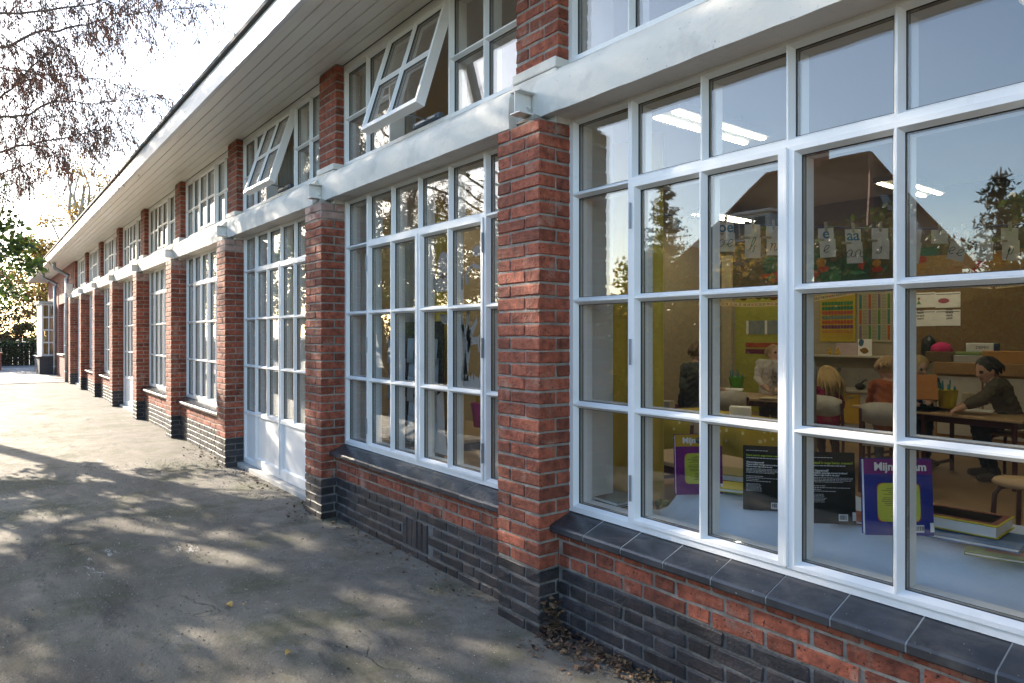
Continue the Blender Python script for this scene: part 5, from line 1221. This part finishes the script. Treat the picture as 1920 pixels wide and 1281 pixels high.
# small peg animal with paper leaves
p = atY(1226, 962, .37); t = thing('peg_cow', 'little spotted peg cow with green paper leaves by the glass', 'toy', (p.x, p.y, .533), .4)
mb = MB(); mb.cbox(-.03, .03, -.008, .008, .03, .06, .006); mb.build('body', P2('cow_cream', (.6, .55, .5)), t)
for sx in (-.022, -.01, .01, .022): mb = MB(); mb.cbox(sx - .004, sx + .004, -.006, .006, 0, .034, .001); mb.build('leg', P2('cow_pink', (.45, .28, .26)), t)
mb = MB(); mb.ball((-.04, -.006, .062), (.018, .012, .014), 10, 8); mb.build('head', P2('cow_white', (.7, .66, .6)), t, True)
lf = MB()
for k in range(9): a = k * .7; c = Vector((.01 + .022 * math.cos(a), .01 * math.sin(a), .07)); lf.add([c, c + Vector((.03 * math.cos(a) + .006, .012 * math.sin(a), .025)), c + Vector((.045 * math.cos(a), .02 * math.sin(a), .035)), c + Vector((.03 * math.cos(a) - .008, .012 * math.sin(a), .032))], [(0, 1, 2, 3)])
lf.build('paper_leaf', LG2, t)
for (px, py, dep, lb) in [(1278, 971, 2.52, 'black window latch inside the nearest window, left one'), (1350, 996, 2.38, 'black window latch inside the nearest window, middle one'), (1832, 1130, 1.87, 'black window latch inside the nearest window, right one')]:
    p = atY(px, py, .312); mb = MB(); mb.cbox(-.035, .035, -.008, .008, 0, .012, .003); tag(mb.build('window_latch', BLACKP, None, False, (p.x, .312, .534)), lb, 'latch', 'window latches on the inner sill')

# ------------------------------------------------------------------ second window: cut-outs and pale sheets
random.seed(17)
CUT = plain('cutout_paper', (.52, .46, .42), .95, trans=.25)
B1 = X0 - PITCH
def cut(label, pts, ox, oz, s, name='paper_cutout'):
    mb = MB(); mb.prism([(x * s, z * s) for x, z in pts], 'y', 0, .0008); o = mb.build(name, CUT, None, False, (B1 + ox, .262, oz), True); return tag(o, label, 'cutout', 'paper cut-outs on the second window')
deer = [(0, 0), (.02, .28), (-.04, .34), (-.05, .5), (.02, .62), (.02, .8), (.08, .66), (.14, .8), (.12, .62), (.2, .56), (.12, .5), (.14, .4), (.5, .42), (.6, .5), (.56, .36), (.56, 0), (.5, 0), (.48, .22), (.18, .2), (.08, 0)]
moon = [(.5 * math.cos(a), .5 * math.sin(a)) for a in [math.pi + i * math.pi / 8 for i in range(9)]] + [(.45 * math.cos(a), -.15 + .2 * math.sin(a)) for a in [-i * math.pi / 8 for i in range(0)]]
lamp = [(-.2, 0), (-.32, .2), (-.35, .6), (-.2, .9), (.05, 1), (.3, .9), (.38, .6), (.3, .2), (.15, 0)]
twigc = [(0, 0), (.05, .5), (-.1, .75), (-.08, .9), (.06, .66), (.1, 1.0), (.16, 1.0), (.16, .64), (.34, .85), (.36, .75), (.2, .52), (.12, 0)]
house_c = [(0, 0), (0, .3), (.2, .35), (.25, .8), (.35, .4), (.5, .9), (.62, .35), (.9, .3), (.9, 0)]
fox = [(0, 0), (.05, .25), (-.1, .3), (.1, .45), (.2, .6), (.28, .48), (.6, .45), (.75, .15), (.7, .45), (.85, .55), (.6, .55), (.3, .65), (.1, .6), (-.2, .35), (-.12, .05)]
border = [(0, 0)] + [(i * .05, .25 + .12 * (i % 2) + .05 * math.sin(i * 2.1)) for i in range(22)] + [(1.05, 0)]
for a in [('pale paper lantern cut-out in the upper pane of the second window', lamp, 1.27, 1.72, .17), ('pale paper deer cut-out right of the centre of the second window', deer, 1.54, 1.27, .22), ('pale paper branch cut-out above the deer', twigc, 1.50, 1.14, .40), ('pale paper half-moon cut-out in the second window', moon, 1.30, 1.50, .13), ('pale paper spires cut-out beside the yellow curtain', house_c, .95, 1.69, .16), ('pale paper fox cut-out in the upper right pane', fox, 1.55, 1.66, .2),
          ('pale paper icicle strip across the upper panes', border, 1.16, 1.64, .32), ('pale paper snow strip below the deer', border, 1.50, 1.05, .26), ('pale paper tree trunk cut-out down the right pane', [(0, 0), (.1, .5), (.02, 1.2), (.12, 1.2), (.2, .5), (.3, 0)], 1.47, 1.1, .28), ('pale paper tree foot cut-out in the bottom pane', [(0, 0), (.12, .3), (.1, .9), (.3, 1.0), (.34, .3), (.42, 0)], 1.16, .63, .40), ('pale paper cloud cut-out in the upper right pane', [(0, 0), (-.1, .2), (.1, .35), (.4, .42), (.8, .3), (.85, .05), (.5, -.05)], 1.60, 1.83, .15)]: cut(*a)
SHEET = plain('pale_blue_sheet', (.50, .60, .66), .9, trans=.3)
k = 0
for c in range(5):
    for r in range(5):
        mb = MB(); w, h = .125, .17; n = 5; vs = []
        for i in range(n + 1):
            f = i / n
            for q in (0, 1): vs.append((f * w - w / 2, .012 * math.sin(f * 3.1 + c) - q * .001, -h / 2)); vs.append((f * w - w / 2, .012 * math.sin(f * 3.1 + c) - q * .001 + .01, h / 2))
        fs = []
        for i in range(n): a = i * 4; b = a + 4; fs += [(a, b, b + 1, a + 1), (b + 2, a + 2, a + 3, b + 3), (a + 1, b + 1, b + 3, a + 3), (a + 2, b + 2, b, a)]
        mb.add(vs, fs); o = mb.build('pale_sheet', SHEET, None, True, (B1 + .47 + c * .135, .33 + .01 * (r % 2), .72 + r * .135 + U(-.01, .01))); o.rotation_euler = (0, U(-.05, .05), 0); tag(o, 'pale blue sheet, %s row, %s from the far side, in the second window' % (['bottom','second','middle','fourth','top'][r], ['first','second','third','fourth','last'][c]), 'paper', 'pale blue sheets in the second window')
mb = MB(); mb.cbox(B1 + .38, B1 + 1.12, .36, .372, .54, 1.46, .003); tag(mb.build('display_board', P2('board_black', (.03, .03, .03))), 'black board behind the pale blue sheets in the second window', 'board')
t = table(840, 815, 5.3, 1.3, .7, .60, 'beech table seen through the second window', 0.0)
p = atD(905, 800, 4.6); t = thing('pink_pot', 'pink pot of pencils behind the second window', 'pot', p); mb = MB(); mb.lathe([(.06, 0), (.08, .16), (.075, .16), (.055, .01)], 14); mb.build('body', P2('pot_pink', (.5, .05, .22)), t, True); mb = MB()
for k in range(5): mb.tube([(.02 * math.cos(k), .02 * math.sin(k), .02), (.05 * math.cos(k * 1.3), .05 * math.sin(k * 1.3), .24)], .006, 6)
mb.build('pencil', YELLOW, t)

# ------------------------------------------------------------------ people in the classroom
random.seed(29)
def person(label, J, s, look, mats, hair, hairstyle='short', group='people in the classroom', print_=None):
    """J: joints in world coords. One continuous remeshed body; hair is a child."""
    SK, TOP, BOT, SHOE = mats
    o0 = (J['hipL'] + J['hipR']) / 2; mb = MB(); segs = []
    def seg(pts, rr, mi, n=10):
        pts = [Vector(p) for p in pts]; mb.tube([p - o0 for p in pts], [r * s for r in rr], n); 
        for p, r in ((pts[0], rr[0]), (pts[-1], rr[-1])): mb.ball(p - o0, r * s, n, 6)
        for i in range(len(pts) - 1): segs.append((pts[i] - o0, pts[i + 1] - o0, min(rr[i], rr[i + 1]) * s, mi))
    pel = o0; ch = (J['shL'] + J['shR']) / 2; mid = pel.lerp(ch, .5)
    nk = J['head'] - (J['head'] - ch).normalized() * .11 * s
    sd = (J['shR'] - J['shL']).normalized()
    for k in (-.055, .055): seg([pel + sd * k * s, mid + sd * k * .9 * s, ch.lerp(mid, .25) + sd * k * 1.25 * s], [.105, .098, .105], 1)
    seg([J['shL'], J['shR']], [.062, .062], 1)
    seg([ch - (ch - pel).normalized() * .02, nk], [.055, .046], 0)
    for q in 'LR':
        seg([J['sh' + q], J['el' + q]], [.056, .046], 1); seg([J['el' + q], J['el' + q].lerp(J['wr' + q], .75)], [.046, .036], 1); seg([J['el' + q].lerp(J['wr' + q], .7), J['wr' + q]], [.031, .026], 0)
        d = (J['wr' + q] - J['el' + q]).normalized(); sdv = d.cross(Vector((0, 0, 1)))
        sdv = sdv.normalized() if sdv.length > .1 else Vector((1, 0, 0)); w = J['wr' + q]; palm = w + d * .055 * s
        seg([w, palm], [.026, .030], 0)
        for i, off in enumerate((-.027, -.009, .009, .027)):
            b = palm + sdv * off * s; L = (.062, .074, .07, .055)[i] * s; m1 = b + d * L * .55 + Vector((0, 0, .006)); seg([b, m1, m1 + (d * .7 + Vector((0, 0, -.7))).normalized() * L * .5], [.0105, .0095, .008], 0, 6)
        th = w + d * .02 * s + sdv * .028 * s * (1 if q == 'L' else -1); seg([th, th + (d * .7 + sdv * (.7 if q == 'L' else -.7)).normalized() * .05 * s], [.012, .009], 0, 6)
        seg([J['hip' + q], J['kn' + q]], [.088, .062], 2); seg([J['kn' + q], J['an' + q]], [.062, .038], 2); f = Vector(J['toe' + q] if 'toe' + q in J else J['an' + q] + Vector((look.x, look.y, 0)).normalized() * .16 * s); f.z = J['an' + q].z - .02; seg([J['an' + q] - Vector((0, 0, .02)), f], [.042, .034], 3)
    lk = look.normalized(); upv = (Vector((0, 0, 1)) - lk * lk.z).normalized(); rv = lk.cross(upv); hc = J['head']
    RM = Matrix((rv, lk, upv)).transposed(); hs_ = s ** .55
    mb.ball(hc - o0, (.074 * hs_, .092 * hs_, .108 * hs_), 14, 10, M=RM); mb.ball(hc - o0 + (lk * .03 - upv * .06) * hs_, (.052 * hs_, .055 * hs_, .055 * hs_), 12, 8, M=RM)
    mb.tube([hc - o0 + (lk * .085 + upv * .012) * hs_, hc - o0 + (lk * .108 - upv * .022) * hs_], [.009 * hs_, .016 * hs_], 8)
    for q in (-1, 1): mb.ball(hc - o0 + rv * .076 * q * hs_ - upv * .01, (.012, .02, .03), 8, 6, M=RM)
    segs.append((hc - o0 - upv * .04, hc - o0 + upv * .04, .085, 0))
    me = mb.mesh('body', SK); ob = bpy.data.objects.new('tmp', me); COL.objects.link(ob); md = ob.modifiers.new('r', 'REMESH'); md.mode = 'VOXEL'; md.voxel_size = .0085; sm_ = ob.modifiers.new('s', 'SMOOTH'); sm_.factor = .5; sm_.iterations = 2
    dg = bpy.context.evaluated_depsgraph_get(); ev = ob.evaluated_get(dg); nm = bpy.data.meshes.new_from_object(ev); bpy.data.objects.remove(ob)
    nf = len(nm.polygons); cen = np.empty(nf * 3); nm.polygons.foreach_get('center', cen); cen = cen.reshape(-1, 3); best = np.full(nf, 1e9); idx = np.zeros(nf, int)
    for a, b, r, mi in segs:
        a = np.array(a); b = np.array(b); ab = b - a; tt = np.clip(((cen - a) @ ab) / max(ab @ ab, 1e-9), 0, 1); d = np.linalg.norm(cen - (a + tt[:, None] * ab), axis=1) - r; k = d < best; best[k] = d[k]; idx[k] = mi
    hcl = np.array(hc - o0)
    for q in (-1, 1): e = hcl + np.array((lk * .082 + rv * .03 * q + upv * .012) * hs_); idx[np.linalg.norm(cen - e, axis=1) < .016 * hs_] = 4
    e = hcl + np.array((lk * .09 - upv * .055) * hs_); mo = np.abs((cen - e) @ np.array(upv)) < .007; mo &= np.linalg.norm(cen - e, axis=1) < .026; idx[mo] = 5
    nv = len(nm.vertices); co = np.empty(nv * 3); no = np.empty(nv * 3); nm.vertices.foreach_get('co', co); nm.vertices.foreach_get('normal', no); co = co.reshape(-1, 3); no = no.reshape(-1, 3)
    lv = np.empty(len(nm.loops), np.int32); nm.loops.foreach_get('vertex_index', lv); lt_ = np.empty(nf, np.int32); nm.polygons.foreach_get('loop_total', lt_)
    vi = np.zeros(nv); vi[lv[np.repeat((idx == 1) | (idx == 2), lt_)]] = 1
    fold = np.sin(co[:, 2] * 95 + 3 * np.sin(co[:, 0] * 21 + 1) + 2.5 * np.sin(co[:, 1] * 27)) * .0035 + np.sin(co[:, 0] * 41 + co[:, 2] * 33 + 2 * np.sin(co[:, 1] * 30)) * .004
    co = co + no * (fold * vi * s)[:, None]; nm.vertices.foreach_set('co', co.ravel())
    nm.materials.clear()
    for m_ in (SK, TOP, BOT, SHOE, plain('eye_dark', (.02, .015, .012), .3), plain('lips', (.32, .10, .08), .5)): nm.materials.append(m_)
    nm.polygons.foreach_set('material_index', idx.astype(np.int32)); nm.polygons.foreach_set('use_smooth', [True] * nf); nm.update()
    t = thing('person', label, 'person', o0, group=group); link('body', nm, t)
    hb = MB(); back = -lk * .018 + upv * .022
    hb.ball(hc - o0 + back * hs_, (.084 * hs_, .094 * hs_, .104 * hs_), 18, 12, M=RM, jit=.02)
    n_st = 300; long_ = {'short': .07, 'bob': .10, 'long': .30}[hairstyle]
    for k in range(n_st):
        a = U(0, 6.283); el = U(.15, 1.35); dv = rv * math.cos(a) * math.cos(el) + lk * math.sin(a) * math.cos(el) + upv * math.sin(el)
        if dv.dot(lk) > .30 and el < .95: continue
        st = hc - o0 + back * hs_ + Vector((0, 0, 0)) + dv * .098 * hs_; out = (dv - upv * dv.dot(upv)); L = long_ * U(.7, 1.1) * hs_
        pts = [st, st + (out * .35 - upv * .9).normalized() * L * .5 + rvec() * .006, st + (out * .12 - upv).normalized() * L + rvec() * .014]
        hb.tube(pts, [.008 * hs_, .0085 * hs_, .003 * hs_], 4)
    hb.build('hair', hair, t, True)
    if print_: print_(t, ch - o0, pel - o0, lk)
    return t
SKIN = plain('skin', (.50, .29, .20), .55); SKIN2 = plain('skin_light', (.56, .34, .25), .55)
JEANS = plain('jeans', (.06, .085, .14), .9); BLACKT = plain('black_trousers', (.02, .025, .03), .9); SHOEM = plain('shoe_dark', (.03, .03, .035), .7); LEGG = plain('leggings', (.05, .03, .05), .9)
H_BLK = plain('hair_black', (.015, .012, .012), .5); H_BLD = plain('hair_blond', (.46, .31, .13), .55); H_BRN = plain('hair_brown', (.14, .08, .045), .55); H_FAIR = plain('hair_fair', (.40, .26, .13), .55)
def J_(d): return {k: atD(*v) for k, v in d.items()}
def ground_feet(J):
    for q in 'LR':
        J['an' + q].z = FZ + .06
    return J
J = J_({'head': (1850, 694, 6.25), 'shL': (1870, 722, 6.08), 'shR': (1868, 722, 6.42), 'elL': (1843, 750, 6.02), 'elR': (1838, 748, 6.42), 'wrL': (1806, 764, 6.05), 'wrR': (1800, 762, 6.36), 'hipL': (1897, 785, 6.18), 'hipR': (1897, 785, 6.36), 'knL': (1836, 800, 6.1), 'knR': (1832, 798, 6.4), 'anL': (1868, 880, 6.12), 'anR': (1850, 880, 6.38)})
person('dark-haired woman in grey-brown cardigan leaning over a table', ground_feet(J), 1.0, (-RT * .9 - UP * .35 - FW * .1), (SKIN, plain('cardigan', (.085, .07, .05), .95), BLACKT, SHOEM), H_BLK, 'bob')
def football(t, ch, pel, lk):
    c = ch.lerp(pel, .38) + lk * .125; mb = MB(); mb.ball(c, (.055, .012, .055), 14, 8, M=Matrix((lk.cross(UP).normalized(), lk, UP)).transposed()); mb.build('printed_ball', plain('print_white', (.6, .6, .6), .8), t, True)
    mb = MB(); R3 = Matrix((lk.cross(UP).normalized(), lk, UP)).transposed()
    for q in ((0, 0), (.035, .03), (-.035, .03), (.03, -.036), (-.03, -.036)): mb.ball(c + R3 @ Vector((q[0], .008, q[1])), (.013, .006, .013), 8, 5, M=R3)
    mb.build('printed_patch', INK, t, True)
J = J_({'head': (1723, 688, 6.75), 'shL': (1752, 716, 6.8), 'shR': (1698, 716, 6.8), 'elL': (1764, 738, 6.7), 'elR': (1692, 744, 6.7), 'wrL': (1745, 752, 6.45), 'wrR': (1712, 755, 6.45), 'hipL': (1735, 775, 6.85), 'hipR': (1712, 775, 6.85), 'knL': (1737, 828, 6.85), 'knR': (1712, 828, 6.8), 'anL': (1737, 876, 6.9), 'anR': (1712, 876, 6.85)})
person('blond boy in navy jumper with a football print reading down', ground_feet(J), .86, (-FW * .9 - UP * .45 + RT * .1), (SKIN2, plain('navy_jumper', (.012, .025, .065), .9), JEANS, SHOEM), H_BLD, 'short', print_=football)
J = J_({'head': (1663, 692, 5.95), 'shL': (1640, 722, 5.88), 'shR': (1690, 722, 5.95), 'elL': (1632, 755, 5.95), 'elR': (1700, 752, 6.05), 'wrL': (1652, 765, 6.2), 'wrR': (1690, 762, 6.28), 'hipL': (1652, 790, 5.8), 'hipR': (1680, 790, 5.85), 'knL': (1650, 795, 6.15), 'knR': (1685, 795, 6.2), 'anL': (1648, 855, 6.1), 'anR': (1685, 855, 6.15)})
person('curly fair child in orange jumper seated with back to the glass', ground_feet(J), .84, (FW * .9 - UP * .25 + RT * .2), (SKIN2, plain('orange_jumper', (.32, .085, .03), .9), JEANS, SHOEM), H_FAIR, 'short')
J = J_({'head': (1549, 707, 6.6), 'shL': (1530, 733, 6.55), 'shR': (1571, 733, 6.6), 'elL': (1522, 762, 6.55), 'elR': (1577, 760, 6.65), 'wrL': (1530, 772, 6.8), 'wrR': (1565, 770, 6.85), 'hipL': (1538, 790, 6.5), 'hipR': (1562, 790, 6.52), 'knL': (1535, 796, 6.82), 'knR': (1560, 796, 6.85), 'anL': (1545, 845, 6.75), 'anR': (1570, 845, 6.7)})
person('long-haired blond girl in magenta top seated by the steel pipe', ground_feet(J), .80, (FW * .85 - RT * .45 - UP * .2), (SKIN2, plain('magenta_top', (.24, .012, .06), .9), LEGG, SHOEM), H_BLD, 'long')
def catprint(t, ch, pel, lk):
    R3 = Matrix((lk.cross(UP).normalized(), lk, UP)).transposed(); c = ch.lerp(pel, .42) + lk * .118; mb = MB(); mb.ball(c, (.07, .012, .06), 12, 8, M=R3); mb.add([c + R3 @ Vector(v) for v in ((-.065, .01, .03), (-.02, .012, .05), (-.055, .012, .1))], [(0, 1, 2)]); mb.add([c + R3 @ Vector(v) for v in ((.065, .01, .03), (.02, .012, .05), (.055, .012, .1))], [(0, 1, 2)]); mb.build('printed_animal', plain('print_grey', (.26, .22, .22), .9), t, True)
    mb = MB(); mb.ball(c + R3 @ Vector((-.025, .01, .01)), .01, 8, 6); mb.ball(c + R3 @ Vector((.025, .01, .01)), .01, 8, 6); mb.build('printed_eye', INK, t)
J = J_({'head': (1452, 664, 8.1), 'shL': (1469, 684, 8.05), 'shR': (1425, 682, 8.05), 'elL': (1476, 712, 8.0), 'elR': (1419, 710, 7.95), 'wrL': (1462, 727, 7.82), 'wrR': (1433, 724, 7.8), 'hipL': (1455, 745, 8.1), 'hipR': (1434, 745, 8.1), 'knL': (1455, 790, 8.1), 'knR': (1434, 790, 8.1), 'anL': (1455, 832, 8.1), 'anR': (1434, 832, 8.1)})
person('smiling child in white jumper with a grey animal print by the green wall', ground_feet(J), .88, (-FW + RT * .15 + UP * .12), (SKIN2, plain('white_jumper', (.58, .53, .50), .95), JEANS, SHOEM), H_FAIR, 'short', print_=catprint)
J = J_({'head': (1312, 662, 7.4), 'shL': (1318, 690, 7.25), 'shR': (1286, 690, 7.5), 'elL': (1322, 722, 7.1), 'elR': (1281, 724, 7.4), 'wrL': (1350, 730, 7.2), 'wrR': (1318, 730, 7.3), 'hipL': (1302, 756, 7.4), 'hipR': (1286, 756, 7.55), 'knL': (1342, 758, 7.3), 'knR': (1328, 758, 7.5), 'anL': (1346, 838, 7.3), 'anR': (1330, 838, 7.5)})
person('seated teacher with brown hair in dark grey cardigan at the left table', ground_feet(J), .98, (RT * .85 + FW * .3 - UP * .3), (SKIN, plain('grey_cardigan', (.05, .06, .058), .95), JEANS, SHOEM), H_BRN, 'bob')

finish_text()
